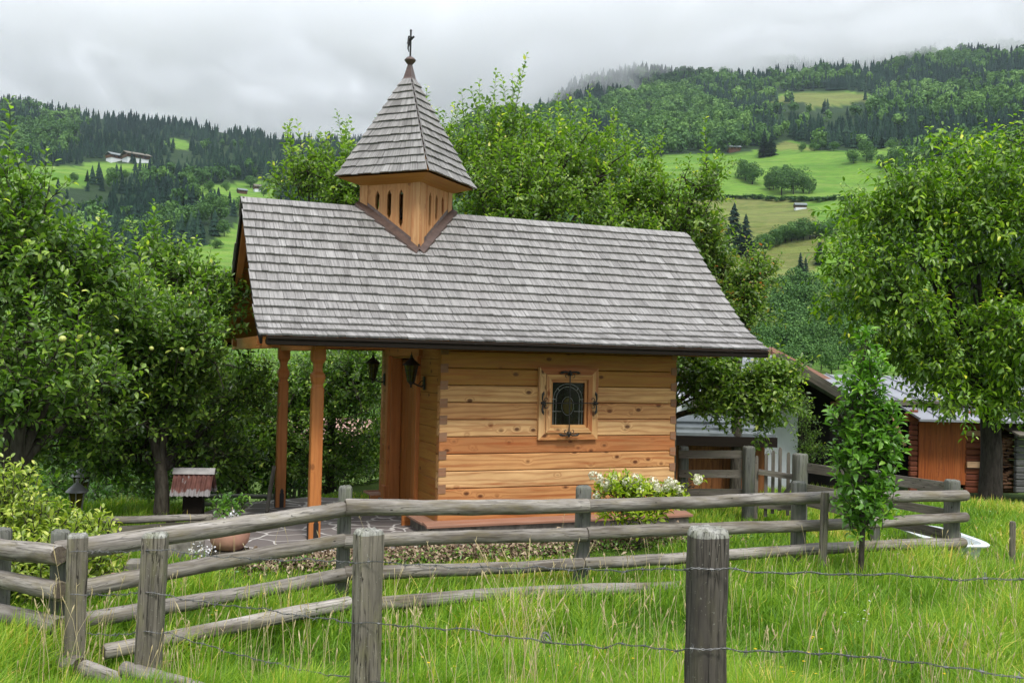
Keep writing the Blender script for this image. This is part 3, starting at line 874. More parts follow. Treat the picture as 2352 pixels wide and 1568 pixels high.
# window
wu, wz = 3.20, 1.642
wfm = MB()
def ring(mb, w1, h1, w2, h2, v0, th, cz=wz, cu=wu):
    """mitred frame made of four boards"""
    a, b, c, d = w1 / 2, h1 / 2, w2 / 2, h2 / 2
    for P, gr in (([(-a, -b), (a, -b), (c, -d), (-c, -d)], 0), ([(a, -b), (a, b), (c, d), (c, -d)], 1), ([(a, b), (-a, b), (-c, d), (c, d)], 0), ([(-a, b), (-a, -b), (-c, -d), (-c, d)], 1)):
        mb.plate(P, [], (cu, v0, cz), (1, 0, 0), (0, 0, 1), th, None, gr)
ring(wfm, .84, .925, .655, .745, V0 - .001, .050)
ring(wfm, .650, .740, .53, .615, V0 - .001, .072)
ring(wfm, .526, .611, .462, .542, V0 - .001, .042)
win = wfm.build('window', M['wall'], chapel)
gp = MB(); gp.plate([(-.231, -.271), (.231, -.271), (.231, .271), (-.231, .271)], [], (wu, V0 - .006, wz), (1, 0, 0), (0, 0, 1), .004)
gp.build('pane', M['glassdark'], win)
lc = MB()
def vline(P, rad=.0035):
    lc.tube([(wu + x, V0 - .014, wz + z) for x, z in P], rad, 5)
for rr_, hh in ((.205, .055), (.165, .055)):
    arc = [(-rr_, -.27), (-rr_, hh)] + [(-rr_ * math.cos(a), hh + (rr_ * .98) * math.sin(a)) for a in np.linspace(.2, math.pi - .2, 12)] + [(rr_, hh), (rr_, -.27)]
    vline(arc)
for s_ in (-1, 1):
    for zz_ in (.055, -.10): vline([(s_ * .165, zz_), (s_ * .225, zz_)], .005)
    vline([(s_ * .118, .165), (s_ * .15, .20)], .005)
vline([(-.165, -.10), (-.09, -.10)]); vline([(.165, -.10), (.09, -.10)])
vline([(.085 * math.cos(a), -.03 + .12 * math.sin(a)) for a in np.linspace(0, 2 * math.pi, 17)], .0025)
lc.build('leaded_lines', M['lead'], win)
am = MB(); am.plate([(.07 * math.cos(a), .105 * math.sin(a)) for a in np.linspace(0, 2 * math.pi, 17)[:-1]], [], (wu, V0 - .0115, wz - .03), (1, 0, 0), (0, 0, 1), .002)
am.build('amber_glass', M['amber'], win)
ir = MB()
gv_ = V0 - .105
gc_u = 3.185
ir.tube([(gc_u, gv_, 2.05), (gc_u, gv_, 1.23)], .0085, 8)
ir.tube([(2.80, gv_, 1.652), (3.575, gv_, 1.652)], .0065, 8)
for (cu, cz, dx, dz) in ((gc_u, 2.03, 0, 1), (gc_u, 1.26, 0, -1), (2.825, 1.652, -1, 0), (3.55, 1.652, 1, 0)):
    px_, pz_ = -dz, dx        # perpendicular
    def q(a, b): return (cu + dx * a + px_ * b, gv_, cz + dz * a + pz_ * b)
    ir.sphere(q(.0, 0), .026, 8)
    ir.tube([q(-.02, 0), q(.04, 0)], .016, 8)
    for s_ in (-1, 1):
        ir.tube([q(.005, 0), q(.022, s_ * .05), q(.020, s_ * .09), q(.012, s_ * .115), q(.0, s_ * .15)], [.010, .010, .013, .019, .002], 8)
        ir.tube([q(-.03 + .022 * math.sin(a) * 1, s_ * (.022 + .022 * (1 - math.cos(a)))) for a in np.linspace(0, 4.6, 10)], .005, 6)
    ir.tube([q(0, 0), (cu, V0 - .04, cz)], .010, 6)
ir.build('window_grille', M['iron'], chapel, smooth=True)
# porch posts
for v_ in (0.0, 2.62):
    b = MB()
    prof = [(0.02, 1., 1.), (1.80, 1., 1.), (1.82, .84, .98), (1.85, .80, .97), (1.88, 1.0, 1.), (1.93, 1.16, 1.), (1.965, 1.10, 1.), (1.995, .78, .96), (2.04, .68, .92), (2.09, .74, .95), (2.12, .98, 1.), (2.14, 1.16, 1.), (2.30, 1.16, 1.)]
    vs, gs, fs = [], [], []
    s0 = .069
    for z, a, c in prof:
        for x, y in ((-1, -1), (1, -1), (1, 1), (-1, 1)):
            for (k1, k2) in ((1, .86), (.86, 1)):
                X = x * (k1 if x * y > 0 else k2); Y = y * (k2 if x * y > 0 else k1)
                vs.append((X * s0 * a, v_ + Y * s0 * a, z)); gs.append((z, X * s0, Y * s0))
    n = 8
    for i in range(len(prof) - 1):
        for k in range(n):
            fs.append((i * n + k, i * n + (k + 1) % n, (i + 1) * n + (k + 1) % n, (i + 1) * n + k))
    fs.append(tuple(range(n))); fs.append(tuple((len(prof) - 1) * n + k for k in range(n)))
    b.add(vs, fs, [Vector(g) for g in gs], random.random())
    pst = b.build('porch_post', M['post'], chapel)
    s = MB()
    out = [(-.030, 0), (.030, 0), (.030, .215), (.020, .235), (.024, .262), (0, .30), (-.024, .262), (-.020, .235), (-.030, .215)]
    s.plate(out, [], (.012, v_ - s0 - .001, .0), (1, 0, 0), (0, 0, 1), .007)
    s.plate(out, [], (-s0 - .001, v_, .0), (0, -1, 0), (0, 0, 1), .007)
    s.box((0, v_, .005), (.13, .13, .02))
    s.build('metal_shoe', M['iron'], pst)
# beams
bm_ = MB()
bm_.box(((-.72 + U1 + .75) / 2, 0.0, 2.345), (U1 + .75 + .72, .13, .105), I3, 0, .4, ch=.006)
bm_.box(((-.72 + U1 + .75) / 2, 2.64, 2.345), (U1 + .75 + .72, .13, .105), I3, 0, .4, ch=.006)
bm_.box((0.0, VC, 2.31), (2.9, .12, .12), YX, 0, .2, ch=.006)
bm_.box((-.64, VC + .0, 2.33), (3.7, .05, .15), YX, 0, .2, ch=.006)
bm_.build('roof_beam', M['post'], chapel)
# roof
PROF = [(1.3195, 4.203), (1.0, 3.88), (.6, 3.47), (.2, 3.075), (-.1, 2.80), (-.35, 2.605), (-.6, 2.465), (-.79, 2.375)]
UA, UB = -.786, 5.835
seg = [0.]
for i in range(1, len(PROF)): seg.append(seg[-1] + math.hypot(PROF[i][0] - PROF[i - 1][0], PROF[i][1] - PROF[i - 1][1]))
LTOT = seg[-1]
def prof_at(s):
    i = 0
    while i < len(seg) - 2 and s > seg[i + 1]: i += 1
    t = (s - seg[i]) / (seg[i + 1] - seg[i])
    a, b = PROF[i], PROF[i + 1]
    v, z = a[0] + (b[0] - a[0]) * t, a[1] + (b[1] - a[1]) * t
    dv_, dz_ = (b[0] - a[0]), (b[1] - a[1]); L = math.hypot(dv_, dz_)
    return v, z, (dz_ / L, -dv_ / L)        # outward normal on the near slope (v decreases downwards)
TU, TV, TH = 1.400, VC, .643               # bell turret centre and half diagonal
def under_tower(u, v):
    return abs(u - TU) + abs(v - TV) < TH - .05
def shingles(side, name):
    b = MB()
    NC = 17; ex = LTOT / NC
    for k in range(NC + 1):
        s1 = min(LTOT + .015, ex * (k + .12) + .03) if k else .12
        s1 = (k + 1) * ex * LTOT / LTOT if k < NC else LTOT
        if k == NC: continue
        s0_ = max(-.0, s1 - ex - .07)
        u = UA + random.uniform(-.02, 0)
        while u < UB:
            wd = random.choice((.07, .09, .10, .12, .13, .15)) * random.uniform(.9, 1.1)
            if k == 0: wd *= 1.6
            u2 = min(u + wd, UB + random.uniform(-.01, .012))
            if UB - u2 < .05: u2 = UB + random.uniform(-.008, .012)
            js = random.uniform(-.004, .006) + .004 * math.sin(u * 3 + k)
            lift = random.uniform(.0, .005)
            v1, z1, n1 = prof_at(min(s1 + js, LTOT + .02)); v0, z0, n0 = prof_at(s0_)
            um, vm = (u + u2) / 2, (v0 + v1) / 2
            if not under_tower(um, vm):
                th = random.uniform(.020, .027)
                ob, ot = .022 + lift, .001 + lift * .3
                gap = .0018
                def P(uu, v, z, nn, o):
                    vv, zz = v + nn[0] * o, z + nn[1] * o
                    if side < 0: vv = 2 * VC - vv
                    return (uu, vv, zz)
                vs = [P(u + gap, v0, z0, n0, ot), P(u2 - gap, v0, z0, n0, ot), P(u + gap, v1, z1, n1, ob), P(u2 - gap, v1, z1, n1, ob + random.uniform(-.002, .002)),
                      P(u + gap, v0, z0, n0, ot + .006), P(u2 - gap, v0, z0, n0, ot + .006), P(u + gap, v1, z1, n1, ob + th), P(u2 - gap, v1, z1, n1, ob + th + random.uniform(-.003, .003))]
                L = s1 - s0_
                gs = [(0, 0, 0), (0, u2 - u, 0), (L, 0, 0), (L, u2 - u, 0), (0, 0, .02), (0, u2 - u, .02), (L, 0, .02), (L, u2 - u, .02)]
                b.add(vs, [(0, 1, 3, 2), (4, 6, 7, 5), (0, 4, 5, 1), (2, 3, 7, 6), (0, 2, 6, 4), (1, 5, 7, 3)], gs, min(.999, max(0, random.gauss(.5, .19))))
            u = u2
    return b.build(name, M['shingle'], chapel)
shingles(1, 'shingle_slope'); shingles(-1, 'shingle_slope')
sh = MB()
for side in (1, -1):
    for i in range(len(PROF) - 1):
        a, b2 = PROF[i], PROF[i + 1]
        L = seg[i + 1] - seg[i]
        nb = max(1, round(L / .14))
        for q in range(nb):
            s_ = seg[i] + L * (q + .5) / nb
            v, z, n_ = prof_at(s_)
            vv = v if side > 0 else 2 * VC - v
            ang = math.atan2(n_[0], n_[1]) * (1 if side > 0 else -1)
            Mx = Matrix.Rotation(-ang, 3, 'X')
            cc = Vector((0, n_[0] * (1 if side > 0 else -1), n_[1])) * -.014
            sh.box(((UA + UB) / 2 + .01, vv + cc.y, z + cc.z), (UB - UA - .05, L / nb - .002, .024), Mx, 0, random.random())
sh.build('roof_boarding', M['wall_top'], chapel)
rf = MB()
for uu in (-.70, .10, .85, 1.7, 2.5, 3.3, 4.1, 5.0, 5.74):
    for side in (1, -1):
        for i in (0, 3):
            j = {0: 3, 3: 5}[i]
            a, c = PROF[i], PROF[j]
            p0 = Vector((uu, a[0], a[1] - .085)); p1 = Vector((uu, c[0], c[1] - .085))
            if side < 0: p0.y, p1.y = 2 * VC - p0.y, 2 * VC - p1.y
            d = p1 - p0
            rf.box((p0 + p1) / 2, (d.length, .08, .10), frame(d), 0, random.random())
rf.build('rafters', M['post'], chapel)
gt = MB()
v, z, n_ = prof_at(LTOT)
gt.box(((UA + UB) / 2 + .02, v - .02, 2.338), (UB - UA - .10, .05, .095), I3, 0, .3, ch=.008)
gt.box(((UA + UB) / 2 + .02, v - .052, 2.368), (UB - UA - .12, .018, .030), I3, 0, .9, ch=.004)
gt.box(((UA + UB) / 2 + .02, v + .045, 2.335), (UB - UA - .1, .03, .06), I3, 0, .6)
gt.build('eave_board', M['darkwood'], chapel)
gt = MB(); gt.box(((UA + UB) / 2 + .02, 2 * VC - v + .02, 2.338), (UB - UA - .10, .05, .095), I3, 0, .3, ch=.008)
gt.build('eave_board', M['darkwood'], chapel)
for uu in (UA + .02, UB - .02):
    for side in (1, -1):
        vg = MB()
        for i in range(len(PROF) - 1):
            a, c = PROF[i], PROF[i + 1]
            p0 = Vector((uu, a[0], a[1] - .035)); p1 = Vector((uu, c[0], c[1] - .035))
            if side < 0: p0.y, p1.y = 2 * VC - p0.y, 2 * VC - p1.y
            d = p1 - p0
            vg.box((p0 + p1) / 2, (d.length + .01, .025, .085), frame(d), 0, .5)
        vg.build('verge_board', M['darkwood'], chapel)
# bell turret
ZT = 4.50
corn = {'l': (TU - TH, TV), 'f': (TU, TV - TH), 'r': (TU + TH, TV), 'b': (TU, TV + TH)}
tw = []
for (a, c) in (('l', 'f'), ('f', 'r'), ('r', 'b'), ('b', 'l')):
    pa, pc = Vector((*corn[a], 0)), Vector((*corn[c], 0))
    L = (pc - pa).length; ex = (pc - pa) / L
    zb = {'l': 4.16, 'r': 4.16, 'f': 3.50, 'b': 3.50}
    outer = [(0, zb[a]), (L, zb[c]), (L, ZT), (0, ZT)]
    holes = []
    rising = zb[c] > zb[a]
    for i in range(3):
        x = (.265, .445, .625)[i] if not rising else L - (.265, .445, .625)[i]
        dep = (4.13, 4.01, 3.89)[i]
        w_ = .032
        holes.append([(x, dep), (x + w_, dep + .07), (x + w_, 4.34), (x, 4.405), (x - w_, 4.34), (x - w_, dep + .07)])
    b = MB()
    b.plate(outer, holes, (pa.x, pa.y, 0), ex, (0, 0, 1), -.03, random.random(), 1)
    # board seams
    for x in (.175, .35, .54, .71):
        pass
    # corner trims
    n_ = ex.cross(Vector((0, 0, 1)))
    for x0, x1, za, zc in ((0, .115, zb[a], zb[a] + (zb[c] - zb[a]) * .115 / L), (L - .115, L, zb[c] + (zb[a] - zb[c]) * .115 / L, zb[c])):
        b.plate([(x0, za), (x1, zc), (x1, ZT), (x0, ZT)], [], Vector((pa.x, pa.y, 0)), ex, (0, 0, 1), .012, random.random(), 1)
    # thin cover strips between boards
    for x in (.355, .535, .715) if not rising else (L - .355, L - .535, L - .715):
        zz_ = zb[a] + (zb[c] - zb[a]) * x / L
        b.plate([(x - .003, zz_), (x + .003, zz_), (x + .003, ZT), (x - .003, ZT)], [], Vector((pa.x, pa.y, 0)), ex, (0, 0, 1), .003, .1, 1)
    b.build('turret_wall', M['tower'], chapel)
    # flashing along the foot of the wall, lying on the roof slope
    fl = MB()
    side = 1 if c == 'f' or a == 'f' else -1
    def rz(v): 
        vv = v if v <= VC else 2 * VC - v
        lo, hi = 0., LTOT
        for _ in range(30):
            m_ = (lo + hi) / 2
            if prof_at(m_)[0] > vv: lo = m_
            else: hi = m_
        return prof_at(lo)[1]
    out = Vector((n_.x, n_.y, 0))
    P = []
    for x in np.linspace(-.02, L + .02, 8):
        q = pa + ex * x
        i0 = q - out * .0; o0 = q + out * .085
        P.append((Vector((i0.x, i0.y, rz(i0.y) + .13)), Vector((i0.x + out.x * .006, i0.y + out.y * .006, rz(i0.y) + .085)), Vector((o0.x, o0.y, rz(o0.y) + .078)), Vector((o0.x, o0.y, rz(o0.y) + .04))))
    vs = [p for row in P for p in row]
    fs = [(i * 4 + k, i * 4 + k + 1, i * 4 + k + 5, i * 4 + k + 4) for i in range(7) for k in range(3)]
    fl.add(vs, fs, None, .5)
    o = fl.build('flashing', M['copper'], chapel)
    sm_ = o.modifiers.new('solid', 'SOLIDIFY'); sm_.thickness = .004
inn = MB()
bell = MB(); bell.lathe((TU - .16, TV - .10, 4.06), [(.0, .20), (.03, .195), (.06, .15), (.07, .08), (.10, .02), (.115, 0.)], 14)
bell.build('bell', M['copper'], chapel, smooth=True)
# turret roof
ZR0, ZR1, DR0, DR1 = 4.585, 5.995, .965, .082
tr = MB()
NR = 13
for f in range(4):
    ca, cb = R(180 + 90 * f), R(270 + 90 * f)
    a_, b_ = Vector((math.cos(ca), math.sin(ca), 0)), Vector((math.cos(cb), math.sin(cb), 0))
    nrm_h = ((a_ + b_) / 2).normalized()
    slope = Vector((0, 0, ZR1 - ZR0)) - nrm_h * ((DR0 - DR1) * .7071)
    n_ = (b_ - a_).normalized().cross(slope.normalized()); n_ = n_ if n_.z > 0 else -n_
    for k in range(NR):
        t0, t1 = k / NR, min(1.02, (k + 1) / NR + .035)
        fl_ = .03 * max(0, 1 - k / 2.)
        d0, d1 = DR0 + (DR1 - DR0) * t0 + (0.02 if k == 0 else 0), DR0 + (DR1 - DR0) * t1
        z0, z1 = ZR0 + (ZR1 - ZR0) * t0 - (.012 if k == 0 else 0), ZR0 + (ZR1 - ZR0) * t1
        nsh = max(2, round(d0 * 1.414 / .115))
        cuts = [0.] + sorted(min(.97, max(.03, (i + 1) / nsh + random.uniform(-.25, .25) / nsh)) for i in range(nsh - 1)) + [1.]
        for i in range(nsh):
            x0, x1 = cuts[i] + .002, cuts[i + 1] - .002
            j = random.uniform(-.006, .006) + n_.z * 0
            C = Vector((TU, TV, 0))
            def Q(t, d, z, o): return C + (a_ * (1 - t) + b_ * t) * d + Vector((0, 0, z)) + n_ * o
            th = random.uniform(.016, .022); ob = .018 + random.uniform(0, .004)
            dz_ = Vector((0, 0, 0)) + slope.normalized() * j
            tw0 = .5 + (x0 - .5) * 1.0; tw1 = .5 + (x1 - .5) * 1.0
            vs = [Q(tw0, d1, z1, .001), Q(tw1, d1, z1, .001), Q(x0, d0, z0, ob) + dz_, Q(x1, d0, z0, ob) + dz_,
                  Q(tw0, d1, z1, .006), Q(tw1, d1, z1, .006), Q(x0, d0, z0, ob + th) + dz_, Q(x1, d0, z0, ob + th) + dz_]
            L = .15; wd = (x1 - x0) * d0 * 1.414
            gs = [(0, 0, 0), (0, wd, 0), (L, 0, 0), (L, wd, 0), (0, 0, .02), (0, wd, .02), (L, 0, .02), (L, wd, .02)]
            tr.add(vs, [(0, 1, 3, 2), (4, 6, 7, 5), (0, 4, 5, 1), (2, 3, 7, 6), (0, 2, 6, 4), (1, 5, 7, 3)], gs, min(.99, max(0, random.gauss(.5, .22))))
tr.build('turret_roof', M['shingle'], chapel)
sf = MB()
ap = (TU, TV, 5.9)
base_ = [(TU - DR0, TV, ZR0 - .002), (TU, TV - DR0, ZR0 - .002), (TU + DR0, TV, ZR0 - .002), (TU, TV + DR0, ZR0 - .002)]
sf.add(base_ + [ap], [(0, 1, 4), (1, 2, 4), (2, 3, 4), (3, 0, 4)], [(0, 0, 0), (1.2, 0, 0), (0, .1, 0), (1.2, .1, 0), (.6, .9, 0)], .3)
ib = [(TU - TH + .0, TV, ZT - .02), (TU, TV - TH + .0, ZT - .02), (TU + TH - .0, TV, ZT - .02), (TU, TV + TH - .0, ZT - .02)]
ob_ = [(TU - DR0 + .01, TV, ZR0 - .02), (TU, TV - DR0 + .01, ZR0 - .02), (TU + DR0 - .01, TV, ZR0 - .02), (TU, TV + DR0 - .01, ZR0 - .02)]
sf.add(ib + ob_, [(0, 1, 5, 4), (1, 2, 6, 5), (2, 3, 7, 6), (3, 0, 4, 7)], [(0, 0, 0), (.9, 0, 0), (0, .0, 0), (.9, .0, 0), (-.2, .3, 0), (1.1, .3, 0), (-.2, .3, 0), (1.1, .3, 0)], .3)
sf.build('turret_soffit', M['wall_top'], chapel, recalc=False)
cp = MB()
def sq(d, z): return [(TU - d, TV, z), (TU, TV - d, z), (TU + d, TV, z), (TU, TV + d, z)]
lv = [(.115, 5.975), (.088, 6.02), (.03, 6.215)]
vs = [p for d, z in lv for p in sq(d, z)]
cp.add(vs, [(i * 4 + k, i * 4 + (k + 1) % 4, (i + 1) * 4 + (k + 1) % 4, (i + 1) * 4 + k) for i in range(2) for k in range(4)] + [(0, 1, 2, 3), (8, 9, 10, 11)], None, .5)
cp.build('spire_cap', M['copper'], chapel)
bl = MB(); bl.lathe((TU, TV, 6.20), [(.03, 0), (.068, .045), (.078, .062), (.078, .070), (.066, .085), (.05, .10), (.02, .118)], 14)
bl.build('spire_ball', M['copper'], chapel, smooth=True)
cr_ = MB()
cr_.box((TU, TV, 6.49), (.020, .022, .36), I3, 2)
cr_.box((TU, TV, 6.545), (.018, .26, .022), I3, 1)
for p in ((TU, TV, 6.675), (TU, TV - .135, 6.545), (TU, TV + .135, 6.545)): cr_.sphere(p, .017, 6)
# small carved figure on the cross
cr_.tube([(TU - .025, TV, 6.595), (TU - .028, TV, 6.57), (TU - .024, TV, 6.52), (TU - .026, TV, 6.48), (TU - .034, TV, 6.43), (TU - .022, TV, 6.38)], [.014, .013, .020, .016, .012, .006], 7)
for s_ in (-1, 1): cr_.tube([(TU - .024, TV + s_ * .015, 6.535), (TU - .022, TV + s_ * .06, 6.55), (TU - .014, TV + s_ * .10, 6.56)], [.008, .007, .005], 6)
cr_.build('cross', M['iron'], chapel)
# wall lanterns
def lantern(v_, zoff, label):
    t = empty('wall_lantern', cpt(U0, v_, 1.865 + zoff), CA, label=label, cat='lantern', group='lanterns beside the chapel door')
    b = MB()
    b.plate([(-.035, -.085), (.035, -.085), (.045, 0), (.035, .085), (-.035, .085), (-.045, 0)], [], (-.012, 0, 0), (0, -1, 0), (0, 0, 1), .012)
    b.tube([(-.01, 0, -.02), (-.05, 0, -.045), (-.10, 0, -.03), (-.15, 0, -.005), (-.19, 0, .01)], [.012, .011, .010, .010, .012], 8)
    b.tube([(-.02, 0, .04), (-.06, 0, .02), (-.09, 0, -.02)], .006, 6)
    b.build('bracket', M['iron'], t, smooth=True)
    c = MB(); cx_ = -.19
    c.lathe((cx_, 0, 0), [(.006, -.06), (.014, -.045), (.008, -.03), (.03, -.005), (.045, .01), (.046, .02)], 12)
    c.lathe((cx_, 0, 0), [(.118, .225), (.112, .237), (.07, .275), (.035, .305), (.03, .315), (.014, .33), (.018, .345), (.006, .37), (.004, .40)], 12)
    for k in range(6):
        a = 2 * math.pi * k / 6
        c.tube([(cx_ + .045 * math.cos(a), .045 * math.sin(a), .015), (cx_ + .092 * math.cos(a), .092 * math.sin(a), .23)], .0055, 5)
    for zz_, rr_ in ((.09, .062), (.16, .077)):
        c.tube([(cx_ + rr_ * math.cos(a), rr_ * math.sin(a), zz_) for a in np.linspace(0, 2 * math.pi, 13)], .0035, 4, cap=False)
    fr = c.build('lantern_frame', M['iron'], t, smooth=True)
    g_ = MB(); g_.lathe((cx_, 0, 0), [(.041, .018), (.086, .228)], 6)
    g_.build('glass', M['amber'], t)
lantern(.50, .0, 'black iron wall lantern nearer to the corner of the long log wall')
lantern(2.55, .0, 'black iron wall lantern on the far side of the chapel door')
# ------------------------------------------------------------------ patio
def patio_mat():
    m, t = new_mat('flagstones')
    co = nd(t, 'NewGeometry', {}, out=0)
    wv = nd(t, 'VectorMath', {0: vmul(t, co, (1., 1., 0.)), 1: nd(t, 'VectorMath', {0: noise(t, co, 2., 2., .5, out=1), 'Scale': .35}, operation='SCALE')}, operation='ADD')
    e = nd(t, 'TexVoronoi', {'Vector': wv, 'Scale': 2.5, 'Randomness': 1.}, feature='DISTANCE_TO_EDGE')
    f = nd(t, 'TexVoronoi', {'Vector': wv, 'Scale': 2.5, 'Randomness': 1.}, out=1, feature='F1')
    n = noise(t, co, 6., 5., .6)
    c = mix(t, nd(t, 'SeparateColor', {0: f}), (.13, .105, .10), (.235, .205, .195))
    c = mix(t, n, c, (.17, .15, .14))
    jm = nd(t, 'MapRange', {'Value': e, 1: .030, 2: .045, 3: 1., 4: 0.})
    c = mix(t, jm, c, mix(t, n, (.46, .43, .40), (.66, .63, .60)))
    finish(t, c, .7, .25, bump=mth(t, 'MULTIPLY', jm, -1.), bstr=.5, bdist=.01)
    return m
M['patio'] = patio_mat()
PP = [(-1.25, -1.0), (-.3, -1.12), (.9, -.82), (2.0, -.95), (4.9, -.72), (4.9, -.3), (1.6, -.1), (1.6, 3.0), (.6, 3.5), (-.6, 3.1), (-1.2, 2.1), (-1.5, .6)]
b = MB(); b.plate(PP, [], (0, 0, -.08), (1, 0, 0), (0, 1, 0), .105)
pt = b.build('patio', M['patio'])
pt.location = CO; pt.rotation_euler = (0, 0, CA); tag(pt, kind='structure')
def in_patio(x, y, grow=0.):
    c, s = math.cos(CA), math.sin(CA)
    dx, dy = x - CO.x, y - CO.y
    u, v = dx * c + dy * s, -dx * s + dy * c
    m = inpoly(u, v, PP)
    return m | ((u > 1.25) & (u < 5.1) & (v > -.4) & (v < 3.1)), u, v
# ------------------------------------------------------------------ posts, rails
def gz(x, y): return float(terrain(x, y))
def loft_post(mb, x, y, z0, z1, w, d=None, yaw=0., p=5., cap=.03, jit=.003, lean=(0, 0), seed=0, capmi=None, n=20, top_in=.72):
    """rough squared post: rings of a superellipse with worn edges"""
    rr = random.Random(seed); d = d or w
    nz = max(4, int((z1 - z0) / .09))
    rings = [(z0 + (z1 - cap - z0) * i / nz, 1.) for i in range(nz + 1)] + [(z1 - cap * .35, .93), (z1 - cap * .05, top_in), (z1, top_in * .45)]
    pr = [1 + rr.uniform(-1, 1) * jit / w for _ in range(n)]
    vs, gs = [], []
    for zi, (z, s_) in enumerate(rings):
        for k in range(n):
            t = 2 * math.pi * k / n
            c, s = math.cos(t), math.sin(t)
            q = (abs(c) ** p + abs(s) ** p) ** (-1. / p) * pr[k] * (1 + rr.uniform(-1, 1) * jit * .8 / w)
            X, Y = c * q * w / 2 * s_, s * q * d / 2 * s_
            zz = z + (rr.uniform(-.006, .006) if zi > nz else 0)
            gs.append((z - z0, X, Y))
            cx_, sx_ = math.cos(yaw), math.sin(yaw)
            f = (z - z0)
            vs.append((x + X * cx_ - Y * sx_ + lean[0] * f, y + X * sx_ + Y * cx_ + lean[1] * f, zz))
    m0 = mb.mi
    fs = [(i * n + k, i * n + (k + 1) % n, (i + 1) * n + (k + 1) % n, (i + 1) * n + k) for i in range(nz) for k in range(n)]
    mb.add(vs, fs, gs, rr.random())
    b = len(mb.v) - len(vs)
    if capmi is not None: mb.mi = capmi
    for i in range(nz, len(rings) - 1):
        for k in range(n):
            mb.f.append([b + i * n + k, b + i * n + (k + 1) % n, b + (i + 1) * n + (k + 1) % n, b + (i + 1) * n + k]); mb.r.append(rr.random()); mb.m.append(mb.mi)
    mb.f.append([b + (len(rings) - 1) * n + k for k in range(n)]); mb.r.append(.5); mb.m.append(mb.mi)
    mb.mi = m0
def rail(parent, pts, th0, th1, seed, name='rail', mat='rail', n=14, ends=True):
    """pts: list of world Vectors; th: radii at both ends"""
    rr = random.Random(seed)
    P, Rr = [], []
    L = [0]
    for a, b2 in zip(pts, pts[1:]): L.append(L[-1] + (b2 - a).length)
    N = max(8, int(L[-1] / .22))
    for i in range(N + 1):
        s = L[-1] * i / N
        j = 0
        while j < len(pts) - 2 and s > L[j + 1]: j += 1
        t = (s - L[j]) / (L[j + 1] - L[j])
        p = pts[j].lerp(pts[j + 1], t)
        p += Vector((rr.uniform(-1, 1), rr.uniform(-1, 1), rr.uniform(-1, 1))) * .004 + Vector((0, 0, .012 * math.sin(s * 1.3 + seed)))
        P.append(p); Rr.append((th0 + (th1 - th0) * s / L[-1]) * (1 + rr.uniform(-.05, .05)))
    b = MB()
    d0, d1 = (P[1] - P[0]).normalized() * .012, (P[-1] - P[-2]).normalized() * .012
    b.tube([P[0] - d0] + P + [P[-1] + d1], [Rr[0] * .86] + Rr + [Rr[-1] * .86], n, None, True, .035, seed)
    # tiny chamfer at the sawn ends
    o = b.build(name, [M[mat], M['logend']], parent, smooth=True)
    cnt = len(o.data.polygons)
    for f in o.data.polygons:
        if len(f.vertices) > 4: f.material_index = 1; f.use_smooth = False
    return o
GP = [(140, 1217, 6.95), (790, 1115, 8.62), (1338, 1115, 9.42), (1835, 1105, 10.3), (2187, 1101, 11.1)]
f1 = empty('log_rail_fence', (GP[0][0] * 0 - 3.2, 7.0, 0), label='long grey log rail fence with four rails running across in front of the chapel', cat='fence')
def place_parent(o, par):
    o.matrix_parent_inverse = Matrix.Translation(-par.location)
for i, (px_, ty, Y) in enumerate(GP):
    p = at(px_, ty, Y)
    b = MB(); loft_post(b, p.x, p.y, gz(p.x, p.y) - .3, p.z, (.128, .118, .138, .135, .145)[i], yaw=(.5, .12, .1, .1, .1)[i], p=6, cap=.03, seed=20 + i, lean=(0.01 if i in (1, 2) else 0, 0))
    o = b.build('post', M['fpost'], f1, smooth=True); place_parent(o, f1)
def R3(px_, py_, Y): return at(px_, py_, Y)
RAILS = [
    [(129, 1268, 6.80), (790, 1166, 8.47)], [(796, 1163, 8.47), (1348, 1160, 9.27)], [(1352, 1158, 9.27), (2218, 1136, 11.0)],
    [(131, 1357, 6.80), (789, 1243, 8.47)], [(792, 1243, 8.47), (1345, 1228, 9.27)], [(1351, 1226, 9.25), (2218, 1188, 11.0)],
    [(133, 1438, 6.80), (790, 1316, 8.47)], [(794, 1315, 8.47), (1338, 1293, 9.27)], [(1344, 1291, 9.27), (2214, 1244, 11.0)],
    [(243, 1490, 6.45), (801, 1387, 7.70)], [(806, 1389, 7.70), (1200, 1364, 8.25), (1620, 1341, 9.35)]]
RTH = [(.074, .064), (.072, .066), (.064, .062), (.062, .056), (.062, .064), (.064, .058), (.056, .060), (.060, .052), (.055, .060), (.05, .055), (.055, .05)]

